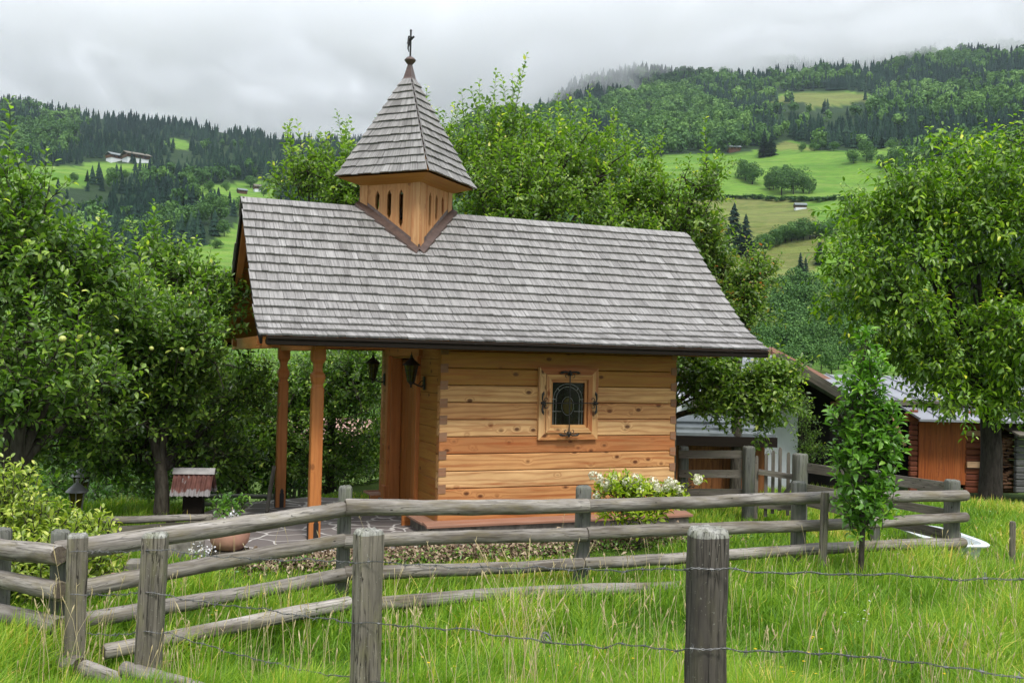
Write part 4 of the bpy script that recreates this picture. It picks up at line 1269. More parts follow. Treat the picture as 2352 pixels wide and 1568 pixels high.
for i, (r_, th) in enumerate(zip(RAILS, RTH)):
    o = rail(f1, [R3(*q) for q in r_], th[0], th[1], 40 + i); place_parent(o, f1)
f2 = empty('log_rail_fence', (-3.6, 7.1, 0), label='short log fence section running out of the left edge to the corner post', cat='fence')
for i, (px_, ty, Y) in enumerate([(5, 1212, 7.35)]):
    p = at(px_, ty, Y); b = MB(); loft_post(b, p.x, p.y, gz(p.x, p.y) - .3, p.z, .13, yaw=.3, p=6, seed=31)
    o = b.build('post', M['fpost'], f2, smooth=True); place_parent(o, f2)
p = at(-420, 1212, 8.3); b = MB(); loft_post(b, p.x, p.y, gz(p.x, p.y) - .3, p.z, .13, yaw=.3, p=6, seed=32)
o = b.build('post', M['fpost'], f2, smooth=True); place_parent(o, f2)
for i, (yr, yl, th) in enumerate([(1274, 1256, .070), (1358, 1329, .064), (1440, 1410, .066)]):
    Yr, Yl = 6.72, 7.22
    a = R3(134, yr, Yr); c = R3(0, yl, Yl); e = a + (c - a) * 2.6
    o = rail(f2, [e, a], th, th * 1.05, 60 + i); place_parent(o, f2)
a = R3(180, 1528, 6.35); c = R3(0, 1487, 6.9)
o = rail(f2, [a + (c - a) * 2.6, a], .070, .062, 66); place_parent(o, f2)
lgo = rail(None, [R3(288, 1540, 5.75), R3(470, 1592, 5.25)], .046, .05, 71, name='loose_log')
tag(lgo, 'loose weathered log lying in the grass beside the wire fence post', 'log')
lgo = rail(None, [R3(196, 1535, 6.2), R3(330, 1580, 5.75)], .05, .045, 72, name='loose_log')
tag(lgo, 'half buried log end in tall grass below the log fence corner', 'log')
# ------------------------------------------------------------------ barbed wire fence
bw = empty('barbed_wire_fence', (0, 5, 0), label='rusty barbed wire strung on four weathered posts in the foreground', cat='fence')
BP = [(179, 1225, 6.45, .128, 'wpost', .45, 1, 6.), (357, 1223, 5.75, .138, 'wpost', .12, 2, 7.), (846, 1215, 4.62, .118, 'wpost', .62, 3, 7.), (1626, 1211, 3.52, .134, 'wpostd', .25, 4, 3.6)]
for px_, ty, Y, wd, mt_, yaw, sd_, pw in BP:
    p = at(px_, ty, Y); b = MB()
    loft_post(b, p.x, p.y, gz(p.x, p.y) - .3, p.z, wd, wd * .92, yaw, pw, .022 if sd_ < 4 else .03, .006, lean=(0, 0) if sd_ != 2 else (.028, 0), seed=sd_ + 80, capmi=1, n=28, top_in=.8)
    if sd_ == 2:
        for v_i, v in enumerate(b.v): b.v[v_i] = (v[0] - .028 * (p.z - gz(p.x, p.y) + .3), v[1], v[2])
    o = b.build('post', [M[mt_], M['lichen']], bw, smooth=True); place_parent(o, bw)
def wire(nodes, seed, rad=.0015, tw=.003):
    rr = random.Random(seed)
    P = [R3(*n_) for n_ in nodes]
    L = [0.]
    for a, c in zip(P, P[1:]): L.append(L[-1] + (c - a).length)
    N = int(L[-1] / .014)
    C = []
    for i in range(N + 1):
        s = L[-1] * i / N; j = 0
        while j < len(P) - 2 and s > L[j + 1]: j += 1
        t = (s - L[j]) / (L[j + 1] - L[j]); sp = (L[j + 1] - L[j])
        p = P[j].lerp(P[j + 1], t)
        p.z += -.012 * min(sp, 1.5) * math.sin(math.pi * t) + .003 * math.sin(s * 21 + seed) + .0025 * math.sin(s * 47)
        C.append(p)
    b = MB()
    for ph in (0, math.pi):
        pts = []
        for i, p in enumerate(C):
            a = i * .014 / .045 * 2 * math.pi + ph
            d = (C[min(i + 1, N)] - C[max(i - 1, 0)]).normalized(); sd_ = d.cross(Vector((0, 0, 1))).normalized(); u_ = sd_.cross(d)
            pts.append(p + sd_ * math.cos(a) * tw + u_ * math.sin(a) * tw)
        b.tube(pts, rad, 4)
    s = .05
    while s < L[-1]:
        i = int(s / .014)
        if i >= N - 1: break
        p = C[i]; d = (C[i + 1] - C[i]).normalized(); sd_ = d.cross(Vector((0, 0, 1))).normalized(); u_ = sd_.cross(d)
        for q in range(2):
            o_ = p + d * (q * .006); a = rr.uniform(0, 3.14)
            e = (sd_ * math.cos(a) + u_ * math.sin(a)) * .019 + d * rr.uniform(-.006, .006)
            b.tube([o_ - e, o_, o_ + e], [.0005, .0015, .0005], 4)
        b.tube([p + d * -.004, p + d * .009], .0038, 6)
        s += rr.uniform(.085, .105)
    o = b.build('barbed_wire', M['wire'], bw); place_parent(o, bw)
wire([(160, 1268, 6.36), (200, 1264, 6.36), (335, 1262, 5.68), (386, 1262, 5.66), (560, 1281, 5.25), (720, 1284, 4.85), (815, 1290, 4.54), (878, 1290, 4.54), (1240, 1303, 4.0), (1588, 1304, 3.44), (1668, 1307, 3.44), (2000, 1317, 3.15), (2480, 1331, 2.85)], 1)
wire([(160, 1365, 6.36), (200, 1364, 6.36), (335, 1358, 5.68), (386, 1367, 5.66), (474, 1383, 5.5), (600, 1396, 5.2), (760, 1421, 4.72), (815, 1430, 4.54), (878, 1431, 4.54), (1075, 1444, 4.2), (1250, 1472, 3.96), (1330, 1480, 3.86), (1385, 1487, 3.8), (1425, 1474, 3.74), (1470, 1484, 3.7), (1588, 1491, 3.44), (1668, 1489, 3.44), (1900, 1498, 3.2), (2130, 1521, 3.02), (2352, 1556, 2.9), (2500, 1580, 2.8)], 2)
wire([(330, 1449, 5.68), (386, 1452, 5.66), (470, 1479, 5.5), (640, 1524, 5.1), (791, 1553, 4.65), (880, 1566, 4.54), (1100, 1600, 4.2), (1600, 1680, 3.44)], 3)
wire([(200, 1453, 6.3), (260, 1457, 6.1), (335, 1447, 5.68)], 4, .0012)
b = MB()       # loose knot of wire
kp = R3(1253, 1466, 3.95)
for q in range(3):
    b.tube([kp + Vector((.018 * math.cos(a + q) + .004 * q, .012 * math.sin(a * 1.3), .006 + .018 * math.sin(a + q * .4))) for a in np.linspace(0, 6.4, 14)], .0018, 4)
o = b.build('wire_knot', M['wire'], bw); place_parent(o, bw)
# ------------------------------------------------------------------ garden furniture, left
def box_thing(name, mats, build, loc, rz=0, **kw):
    t = empty(name, loc, rz, **kw)
    return t
ib_ = at(444, 1180, 12.7); ib_.z = gz(ib_.x, ib_.y)
t = empty('insect_box', ib_, .10, label='dark wooden box on a stand under a rusty corrugated roof in the garden', cat='garden box')
b = MB(); b.box((0, 0, .20), (.24, .20, .42), I3, 2, .3, ch=.008); b.box((0, -.06, .0), (.08, .08, .2), I3, 2, .6)
b.build('body', M['darkwood'], t)
def corrugated(L, S, amp, n, org, ex, sdir, nrm):
    V, F = [], []
    m_ = n * 6
    for i in range(m_ + 1):
        x = L * (i / m_ - .5); h_ = amp * math.cos(2 * math.pi * i / 6)
        for j, s_ in enumerate((0, S)):
            for k in (0, 1): V.append(org + ex * x + sdir * (s_ + (random.uniform(-.008, .008) if j else 0)) + nrm * (h_ - .006 * k))
    for i in range(m_):
        a = i * 4; c = a + 4
        F += [(a, c, c + 2, a + 2), (a + 1, a + 3, c + 3, c + 1), (a + 2, c + 2, c + 3, a + 3), (a, a + 1, c + 1, c)]
    return V, F
rust, t_ = new_mat('rusty_corrugated')
g_ = nd(t_, 'TexCoord', {}, out=3)
n_ = noise(t_, vmul(t_, g_, (7., 2.5, 2.)), 2.4, 6., .7); z_ = nd(t_, 'SeparateXYZ', {0: g_}, out=2)
c_ = mix(t_, nd(t_, 'MapRange', {'Value': noise(t_, g_, 9., 4.), 1: .35, 2: .65}), (.10, .042, .033), (.18, .078, .062))
pk = mth(t_, 'ADD', n_, nd(t_, 'MapRange', {'Value': z_, 1: .38, 2: .46, 3: .28, 4: 0.}))
c_ = mix(t_, nd(t_, 'MapRange', {'Value': pk, 1: .60, 2: .66}), c_, (.27, .25, .25))
finish(t_, c_, .7, .3, bump=n_, bstr=.3)
b = MB()
for sgn in (-1, 1):
    sdir = Vector((0, sgn * .62, -.78)).normalized(); nr = Vector((0, sgn * .78, .62))
    V, F = corrugated(.50, .36, .011, 8, Vector((0, 0, .66)) + sdir * .02, Vector((1, 0, 0)), sdir, nr)
    b.add(V, F)
rf_ = b.build('roof', rust, t)
rf_.location.x = .0
b = MB()
for sgn in (-1, 1):
    b.box((.0, sgn * .030, .655), (.53, .012, .095), Matrix.Rotation(sgn * .66, 3, 'X'), 0, .9)
b.build('ridge_cap', M['tinlamp'], rf_)
def garden_lamp(px_, topy, Y, dia, label):
    p = at(px_, topy, Y); g0 = gz(p.x, p.y)
    t = empty('garden_lamp', (p.x, p.y, g0), .3, label=label, cat='garden lamp', group='garden lamps behind the variegated shrub')
    h_ = p.z - g0; r_ = dia / 2
    b = MB(); b.lathe((0, 0, 0), [(.05, 0), (.022, .03), (.022, h_ - .42), (.05, h_ - .40), (.06, h_ - .38)], 10)
    b.build('pole', M['tinlamp'], t, smooth=True)
    b = MB(); b.lathe((0, 0, 0), [(r_ * .45, h_ - .38), (r_ * .72, h_ - .15)], 6); b.build('glass', M['amber'], t)
    b = MB()
    b.lathe((0, 0, 0), [(r_, h_ - .165), (r_ * .98, h_ - .155), (r_ * .35, h_ - .075), (.02, h_ - .055), (.018, h_ - .04), (.026, h_ - .025), (.022, h_ - .008), (.004, h_)], 14)
    for k in range(6):
        a = k * math.pi / 3 + .52
        b.tube([(r_ * .47 * math.cos(a), r_ * .47 * math.sin(a), h_ - .38), (r_ * .74 * math.cos(a), r_ * .74 * math.sin(a), h_ - .16)], .006, 4)
    b.build('hood', M['tinlamp'], t, smooth=True)
garden_lamp(189, 1064, 12.9, .32, 'rear and taller grey garden lamp with conical hood behind the shrub')
garden_lamp(178, 1098, 12.0, .27, 'front lower grey garden lamp with conical hood half hidden by the shrub')
bp = gnd(526, 1284)
t = empty('plant_bowl', bp + Vector((0, 0, .10)), 0, label='round terracotta bowl with flowers standing on a low stump by the patio', cat='planter')
b = MB(); b.lathe((0, 0, 0), [(.08, 0), (.14, .02), (.195, .09), (.212, .17), (.215, .25), (.228, .255), (.228, .28), (.205, .28), (.20, .23), (.02, .22)], 24)
b.build('bowl', M['terracotta'], t, smooth=True)
b = MB(); b.lathe(bp, [(.21, -.1), (.215, .0), (.20, .06), (.205, .10), (.19, .105)], 14)
o = b.build('stump', M['bark']); tag(o, 'low bark covered stump under the terracotta bowl', 'stump')
def slab(px_, py_, size, rz, lab, mt_='stone', z=0.):
    p = gnd(px_, py_); b = MB(); b.box((0, 0, size[2] / 2 - .06), size, I3, 0, .4, ch=.01)
    o = b.build('stone_slab', M[mt_]); o.location = p; o.rotation_euler = (0, 0, rz); tag(o, lab, 'stone slab')
slab(412, 1290, (.30, .05, .30), .25, 'upright pinkish stone slab left of the terracotta bowl')
slab(455, 1288, (.12, .05, .28), .5, 'narrow upright slab leaning beside the larger pinkish one')
slab(322, 1335, (.26, .22, .26), .1, 'square grey stone block behind the fence near the second wire post')
slab(270, 1335, (.34, .25, .12), .1, 'low brown edging block beside the variegated shrub', 'terracotta')
rfn = empty('garden_fence', at(350, 1190, 11.3), label='low grey log and plank border fence behind the raised beds at left', cat='fence')
for (a, c, th) in (((225, 1196, 11.1), (485, 1184, 11.6), .045), ):
    o = rail(rfn, [R3(*a), R3(*c)], th, th * .8, 91); place_parent(o, rfn)
for (a, c, hh) in (((215, 1226, 11.0), (345, 1218, 11.2), .14), ((345, 1213, 11.3), (470, 1205, 11.5), .10)):
    A, C = R3(*a), R3(*c); d = C - A; b = MB(); b.box((A + C) / 2, (d.length, .03, hh), frame(d), 0)
    o = b.build('plank', M['plank'], rfn); place_parent(o, rfn)
for px_ in (240, 392, 480):
    p = R3(px_, 1186, 11.45); b = MB(); loft_post(b, p.x, p.y, gz(p.x, p.y) - .1, p.z, .09, seed=px_)
    o = b.build('post', M['plank'], rfn, smooth=True); place_parent(o, rfn)
r2 = empty('mossy_fence', at(540, 1150, 15.2), label='mossy log fence in the undergrowth between the garden box and the porch', cat='fence')
for k, (y0, y1) in enumerate(((1140, 1141), (1158, 1160), (1176, 1178))):
    o = rail(r2, [R3(440, y0, 15.2), R3(632, y1, 15.4)], .035, .035, 95 + k, mat='fpost'); place_parent(o, r2)
for px_ in (455, 540, 625):
    p = R3(px_, 1134, 15.35); b = MB(); loft_post(b, p.x, p.y, gz(p.x, p.y) - .1, p.z, .09, seed=px_)
    o = b.build('post', M['fpost'], r2, smooth=True); place_parent(o, r2)
lp = MB(); A, C = R3(612, 1176, 13.2), R3(630, 1070, 13.6); lp.box((A + C) / 2, ((C - A).length, .05, .03), frame(C - A, Vector((0, 1, 0))), 0)
o = lp.build('leaning_plank', M['plank']); tag(o, 'thin grey plank leaning beside the far porch post', 'plank')
pk_ = empty('picket_fence', at(720, 1110, 18.5), label='far grey picket fence seen between and behind the two porch posts', cat='fence')
for k in range(22):
    px_ = 655 + k * 11.; p = R3(px_, 1106 + random.uniform(-3, 4), 18.5); b = MB()
    b.box((p.x, p.y, p.z - .35), (.06, .02, .7), I3, 2, ch=.004)
    o = b.build('picket', M['plank'], pk_); place_parent(o, pk_)
for y_ in (1118, 1142):
    A, C = R3(650, y_, 18.55), R3(895, y_ + 4, 18.55); b = MB(); b.box((A + C) / 2, ((C - A).length, .03, .06), frame(C - A), 0)
    o = b.build('rail', M['plank'], pk_); place_parent(o, pk_)
# ------------------------------------------------------------------ right side: yard fence, gate, tub
yf = empty('board_fence', at(1720, 1180, 13.9), label='grey board fence between two square posts right behind the chapel corner', cat='fence')
for (px_, ty, Y, w_, sd_) in ((1570, 1024, 14.2, .13, 1), (1720, 1024, 13.7, .145, 2)):
    p = at(px_, ty, Y); b = MB(); loft_post(b, p.x, p.y, gz(p.x, p.y) - .2, p.z, w_, seed=120 + sd_, yaw=.2, p=7)
    o = b.build('post', M['fpost'], yf, smooth=True); place_parent(o, yf)
for (y0, y1, hh) in ((1043, 1043, .11), (1087, 1088, .11), (1132, 1133, .13)):
    A, C = R3(1560, y0, 14.1), R3(1712, y1, 13.75); b = MB(); b.box((A + C) / 2, ((C - A).length, .03, hh), frame(C - A), 0)
    o = b.build('board', M['plank'], yf); place_parent(o, yf)
gt_ = empty('garden_gate', at(1790, 1180, 13.3), label='small grey picket gate with diagonal brace between two square posts', cat='gate')
for (px_, ty) in ((1738, 1046), (1760, 1041), (1776, 1034), (1792, 1027), (1811, 1038), (1826, 1052)):
    p = R3(px_, ty, 13.35); b = MB()
    b.plate([(-.022, -.86), (.022, -.86), (.022, -.03), (.012, 0), (-.012, 0), (-.022, -.03)], [], (p.x, p.y, p.z), (1, -.05, 0), (0, 0, 1), .02, None, 1)
    o = b.build('picket', M['plank'], gt_); place_parent(o, gt_)
for (a, c, hh) in (((1742, 1083, 13.3), (1830, 1096, 13.2), .075), ((1742, 1160, 13.3), (1830, 1166, 13.2), .075), ((1780, 1165, 13.27), (1828, 1100, 13.22), .06)):
    A, C = R3(*a), R3(*c); b = MB(); b.box((A + C) / 2, ((C - A).length, .03, hh), frame(C - A), 0)
    o = b.build('crosspiece', M['plank'], gt_); place_parent(o, gt_)
pf = empty('plank_fence', at(1838, 1180, 13.0), label='grey plank fence running from the tall gate post to the end of the log fence', cat='fence')
p = at(1838, 1041, 12.95); b = MB(); loft_post(b, p.x, p.y, gz(p.x, p.y) - .2, p.z, .165, seed=130, yaw=.25, p=7)
o = b.build('post', M['fpost'], pf, smooth=True); place_parent(o, pf)
p = at(2012, 1080, 12.0); b = MB(); loft_post(b, p.x, p.y, gz(p.x, p.y) - .2, p.z, .10, seed=131, yaw=.25)
o = b.build('post', M['fpost'], pf, smooth=True); place_parent(o, pf)
for (a, c, hh) in (((1848, 1073, 12.95), (2180, 1120, 11.12), .125), ((1848, 1119, 12.95), (2180, 1179, 11.12), .10), ((1848, 1150, 12.95), (2205, 1236, 11.12), .12)):
    A, C = R3(*a), R3(*c); b = MB(); d = C - A
    for i in range(1): b.box((A + C) / 2, (d.length, .03, hh), frame(d), 0)
    o = b.build('board', M['plank'], pf); place_parent(o, pf)
tub = empty('water_trough', Vector((5.36, 12.05, -.12)), R(90 + 3.), label='old white enamel bathtub used as a water trough in the grass at right', cat='trough')
b = MB()
def tubring(L, W_, z, n=28, sq_=4.):
    return [(math.copysign(abs(math.cos(t)) ** (2 / sq_), math.cos(t)) * L / 2, math.copysign(abs(math.sin(t)) ** (2 / sq_), math.sin(t)) * W_ / 2, z) for t in [2 * math.pi * k / n for k in range(n)]]
rings = [tubring(.9, .34, -.10), tubring(1.15, .42, .02), tubring(1.28, .50, .235), tubring(1.42, .64, .245), tubring(1.43, .65, .262), tubring(1.41, .63, .272), tubring(1.26, .49, .268), tubring(1.2, .45, .2), tubring(1.05, .36, .03)]
n = 28
vs = [p for r_ in rings for p in r_]
fs = [(i * n + k, i * n + (k + 1) % n, (i + 1) * n + (k + 1) % n, (i + 1) * n + k) for i in range(len(rings) - 1) for k in range(n)]
fs += [tuple(range(n)), tuple((len(rings) - 1) * n + k for k in range(n))]
b.add(vs, fs); b.build('basin', M['enamel'], tub, smooth=True)
b = MB(); b.lathe((-.655, .02, .17), [(.035, 0), (.035, .02), (.012, .025)], 12, ax=Matrix.Rotation(R(-90), 3, 'Y')); b.build('drain', M['tinlamp'], tub)
def stake(px_, ty, by, Y, w_, lab, lean=(0, 0)):
    p = at(px_, ty, Y); b = MB(); loft_post(b, 0, 0, -(p.z - gz(p.x, p.y)) - .15, 0, w_, seed=int(px_), n=12, p=3, cap=.015, lean=lean)
    o = b.build('stake', M['wpost'], smooth=True); o.location = p; tag(o, lab, 'stake')
stake(1890, 1130, 1310, 9.9, .075, 'slim grey stake standing left of the young columnar tree', (.02, 0))
stake(2326, 1197, 1290, 11.0, .058, 'thin brown stake right of the white bathtub trough')
# ------------------------------------------------------------------ buildings, right
def quadbox(mb, P, th, rnd=None):
    """slab: four corner points (quad) thickened downwards"""
    P = [Vector(p) for p in P]
    n_ = (P[1] - P[0]).cross(P[3] - P[0]).normalized()
    if n_.z < 0: n_ = -n_
    lo = [p - n_ * th for p in P]
    a = P[1] - P[0]; c = P[3] - P[0]
    g = [(0, 0, 0), (0, a.length, 0), (c.length, a.length, 0), (c.length, 0, 0)]
    mb.add(P + lo, [(0, 1, 2, 3), (7, 6, 5, 4), (0, 4, 5, 1), (1, 5, 6, 2), (2, 6, 7, 3), (3, 7, 4, 0)], g + g, rnd)
H1 = empty('white_house', (5.6, 24, -.8), label='white rendered outbuilding with a dark overhanging low gable roof', cat='house')
def pp(o, par): o.matrix_parent_inverse = Matrix.Translation(-par.location); return o
b = MB(); b.box((5.45, 26.2, .1), (3.6, 4.0, 2.6)); pp(b.build('wall', M['render'], H1), H1)
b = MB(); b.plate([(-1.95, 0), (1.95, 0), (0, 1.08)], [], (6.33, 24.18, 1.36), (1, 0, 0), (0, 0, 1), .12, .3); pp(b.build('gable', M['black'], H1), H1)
b = MB()
quadbox(b, [(6.33, 23.0, 2.47), (6.33, 29, 2.47), (8.34, 29, 1.32), (8.34, 23.0, 1.32)], .10)
quadbox(b, [(6.33, 23.0, 2.47), (6.33, 29, 2.47), (4.30, 29, 1.32), (4.30, 23.0, 1.32)], .10)
rfh = pp(b.build('roof', M['metalroof'], H1), H1)
b = MB()
for s_ in (-1, 1):
    b = MB(); A, C = Vector((6.33, 22.95, 2.40)), Vector((6.33 + s_ * 2.02, 22.95, 1.24)); d = C - A
    b.box((A + C) / 2, (d.length + .05, .05, .22), frame(d), 0, .5)
    pp(b.build('verge_board', M['plank'], H1), H1)
b = MB(); b.box((7.55, 24.9, .1), (.8, 1.4, 2.6)); pp(b.build('dark_side_block', M['black'], H1), H1)  # near-black block closing the gap under the right eave
H2 = empty('farm_building', (6.9, 30, -1), label='second gable roof with pale wooden verge rising behind the dark roof', cat='house')
b = MB()
quadbox(b, [(7.62, 28.6, 2.78), (7.62, 36, 2.78), (10.0, 36, 1.55), (10.0, 28.6, 1.55)], .08)
quadbox(b, [(7.62, 28.6, 2.78), (7.62, 36, 2.78), (5.2, 36, 1.55), (5.2, 28.6, 1.55)], .08)
pp(b.build('roof', M['plank'], H2), H2)
b = MB()
for s_ in (-1, 1):
    for q, (off, hh) in enumerate(((-.05, .12), (-.17, .10))):
        A, C = Vector((7.62, 28.55 + q * .04, 2.76 + off)), Vector((7.62 + s_ * 2.42, 28.55 + q * .04, 1.53 + off)); d = C - A
        b.box((A + C) / 2, (d.length, .04, hh), frame(d), 0, .5)
pp(b.build('verge_board', M['sill'], H2), H2)
b = MB(); b.plate([(-2.1, -2.4), (2.1, -2.4), (2.1, .0), (0, 1.07), (-2.1, .0)], [], (7.62, 29.2, 1.55), (1, 0, 0), (0, 0, 1), .12, .3); pp(b.build('wall', M['brownwood'], H2), H2)
B1 = empty('barn', (11, 25, -.9), label='reddish brown log barn with light grey metal roof and orange door', cat='barn')
b = MB()
npan = 14
for i in range(npan):
    x0, x1 = 8.95 + i * .56, 8.95 + (i + 1) * .56
    quadbox(b, [(x0 + .01, 25.3, 1.40), (x0 + .01, 29.4, 2.00), (x1 - .01, 29.4, 2.00), (x1 - .01, 25.3, 1.40)], .03)
    b.box((x0, 27.35, 1.715), (.025, 4.15, .05), Matrix.Rotation(math.atan2(.6, 4.1), 3, 'X'), 1)
quadbox(b, [(8.95, 29.4, 2.00), (8.95, 33.5, 1.4), (16.8, 33.5, 1.4), (16.8, 29.4, 2.00)], .03)
pp(b.build('roof', M['metalroof'], B1), B1)
b = MB(); b.box((12.85, 25.24, 1.33), (7.9, .05, .13), I3, 0); b.box((8.93, 27.3, 1.60), (.06, 4.2, .22), Matrix.Rotation(math.atan2(.6, 4.1), 3, 'X'), 1)
pp(b.build('fascia', M['plank'], B1), B1)
b = MB()
quadbox(b, [(10.1, 24.0, .98), (10.1, 25.2, 1.22), (16.8, 25.2, 1.22), (16.8, 24.0, .98)], .03)
for i in range(13): b.box((10.1 + i * .53, 24.6, 1.115), (.02, 1.25, .04), Matrix.Rotation(math.atan2(.24, 1.2), 3, 'X'), 1)
b.box((13.45, 23.98, .95), (6.75, .07, .05), I3, 0)
pp(b.build('lean_to_roof', M['metalroof'], B1), B1)
b = MB()
def logs(mb, x0, x1, y, z0, z1, h_, dep=.14, mi=0):
    z = z0; mb.mi = mi
    while z < z1 - .02:
        mb.box(((x0 + x1) / 2, y + random.uniform(-.006, .006), z + h_ / 2), (x1 - x0, dep, h_ - .012), I3, 0, random.random(), ch=.02)
        z += h_
logs(b, 7.72, 8.38, 25.6, -.9, 1.35, .17); pp(b.build('log_wall', M['redlog'], B1), B1); b = MB()
logs(b, 10.15, 10.34, 24.75, -.9, 1.1, .13)
logs(b, 11.55, 12.35, 24.75, -.9, 1.1, .16)
b.box((11.2, 24.75, .98), (2.3, .14, .22), I3, 0)
pp(b.build('log_wall', M['redlog'], B1), B1)
b = MB()
for i in range(8): b.box((10.37 + i * .152 + .07, 24.72, .12), (.148, .05, 1.62), I3, 2, random.random())
dd = pp(b.build('door', M['orangedoor'], B1), B1)
b = MB(); b.tube([(10.98, 24.66, .05), (10.98, 24.60, .05), (11.12, 24.60, .03), (11.12, 24.66, .03)], .018, 6); b.box((11.05, 24.68, .0), (.22, .02, .10)); pp(b.build('latch', M['iron'], dd), B1)
b = MB(); b.box((10.6, 28.0, .2), (5.2, 4.5, 2.2)); pp(b.build('interior_shade_block', M['black'], B1), B1)  # solid near-black block, painting in the shade inside the open barn
b = MB(); A, C = Vector((9.75, 24.9, 1.05)), Vector((10.1, 24.9, .25)); b.box((A + C) / 2, ((C - A).length, .05, .07), frame(C - A), 0); pp(b.build('brace', M['palewood'], B1), B1)
b = MB(); logs(b, 12.35, 13.0, 24.9, -.9, 1.0, .17); pp(b.build('side_wall', M['brownwood'], B1), B1)
for (x, z, w_, hh) in ((11.72, .62, .36, .13), (11.74, -.17, .36, .15)):
    b = MB(); b.box((x, 24.64, z), (w_, .08, hh), I3, 0); pp(b.build('pale_beam_end', M['palewood'], B1), B1)
wp_ = MB()
rr_ = random.Random(3)
for i in range(90):
    x, z = rr_.uniform(12.0, 12.6), rr_.uniform(-.8, .55)
    wp_.box((x, 24.45 + rr_.uniform(-.05, .05), z), (rr_.uniform(.1, .3), .3, .03), Matrix.Rotation(rr_.uniform(-.15, .15), 3, 'Y'), 0, rr_.random())
o = wp_.build('wood_stack', M['brownwood']); tag(o, 'stack of dark split boards beside the orange barn door', 'wood stack', kind='stuff')
B2 = empty('log_shed', (14, 23.5, -.8), label='grey weathered log shed at the right edge behind the cherry trunk', cat='shed')
b = MB(); logs(b, 12.55, 17.0, 24.2, -.8, .62, .165); pp(b.build('log_wall', M['greylog'], B2), B2)
b = MB(); quadbox(b, [(12.4, 23.7, .66), (12.4, 26.5, 1.2), (17.2, 26.5, 1.2), (17.2, 23.7, .66)], .05); pp(b.build('roof', M['plank'], B2), B2)
S1 = empty('low_shed', (3.9, 17.3, -.1), label='low shed with orange board wall and dark slate roof behind the board fence', cat='shed')
b = MB()
for i in range(11): b.box((2.55 + i * .187, 17.25, .32), (.183, .04, 1.15), I3, 2, random.random())
pp(b.build('wall', M['shedwood'], S1), S1)
b = MB(); quadbox(b, [(2.3, 16.9, .96), (2.3, 19.0, 1.20), (4.62, 19.0, 1.20), (4.62, 16.9, .96)], .04)
for yy, zz in ((16.95, .985), (17.5, 1.045), (18.1, 1.115)): b.box((3.46, yy, zz), (2.32, .05, .04), I3, 0)
pp(b.build('roof', M['slate'], S1), S1)
b = MB(); b.box((3.46, 16.87, .87), (2.34, .04, .17), I3, 0, .4); pp(b.build('fascia', M['darkwood'], S1), S1)
b = MB(); b.box((3.46, 18.1, .35), (2.0, 1.5, 1.1)); pp(b.build('rear_wall', M['brownwood'], S1), S1)
# cream house far behind the porch
H3 = empty('cream_house', (-8, 42, -3), label='pale cream house glimpsed through the foliage behind the porch', cat='house')
b = MB(); b.box((-8.6, 45, -4.0), (7.0, 6, 4.4)); pp(b.build('wall', M['cream'], H3), H3)
b = MB(); quadbox(b, [(-12.6, 41.4, -2.1), (-12.6, 45, -.6), (-4.6, 45, -.6), (-4.6, 41.4, -2.1)], .15); quadbox(b, [(-12.6, 45, -.6), (-12.6, 48.6, -2.1), (-4.6, 48.6, -2.1), (-4.6, 45, -.6)], .15); pp(b.build('roof', M['pinkroof'], H3), H3)
b = MB(); quadbox(b, [(-9.9, 41, -3.2), (-9.9, 42.6, -1.9), (-8.75, 42.6, -1.9), (-8.75, 41, -3.2)], .1); b.box((-9.3, 42.2, -3.2), (1.1, 1.2, 1.8)); pp(b.build('porch_roof', M['pinkroof'], H3), H3)
# ------------------------------------------------------------------ distant farmhouses and huts
def farmhouse(px_, py_, wpx, hpx, rz, wallmat, roofmat, label, depth=1.2, name='farmhouse'):
    p, r_ = hill_pt(px_, py_)
    s = r_ / F_PX
    W_, Hh = wpx * s, hpx * s
    t = empty(name, p, rz - math.atan2(p.x, p.y), label=label, cat='house')
    D_ = W_ * depth * .6
    wh = Hh * .55
    b = MB(); b.box((0, 0, wh * .25 - 1.5), (W_ * .86, D_ * .8, wh * .5 + 3.)); b.build('base_wall', M[wallmat], t)
    b = MB(); b.box((0, 0, wh * .80), (W_ * .9, D_ * .86, wh * .62)); b.build('timber_wall', M['brownwood'], t)
    b = MB()
    for s_ in (-1, 1): quadbox(b, [(-W_ / 2, 0, Hh), (W_ / 2, 0, Hh), (W_ / 2, s_ * D_ * .55, wh * 1.1), (-W_ / 2, s_ * D_ * .55, wh * 1.1)], .3)
    b.build('roof', M[roofmat], t)
    for k in range(3):
        b = MB(); b.box((W_ * (-.25 + .25 * k), -D_ * .43 - .05, wh * .8), (W_ * .07, .06, wh * .3)); b.build('window', M['glassdark'], t)
farmhouse(266, 372, 38, 18, .5, 'render', 'slate', 'dark roofed farmhouse at the left end of the high bright meadow')
farmhouse(312, 375, 54, 20, .35, 'render', 'plank', 'larger farmhouse with pale roof at the right end of the high meadow')
farmhouse(556, 445, 22, 12, .3, 'brownwood', 'slate', 'small brown hut on the meadow just above the chapel roof corner', name='hut')
farmhouse(598, 440, 32, 16, .2, 'render', 'plank', 'white farmhouse among trees above the left part of the chapel ridge')
farmhouse(655, 450, 40, 16, .2, 'render', 'slate', 'white farmhouse behind the shoots of the central apple tree')
farmhouse(1838, 481, 27, 15, .25, 'render', 'slate', 'small hay hut with grey base in the middle of the right hand meadow', name='hut')
farmhouse(1685, 352, 30, 14, .3, 'brownwood', 'slate', 'dark barn at the forest edge above the right hand meadow', name='hut')
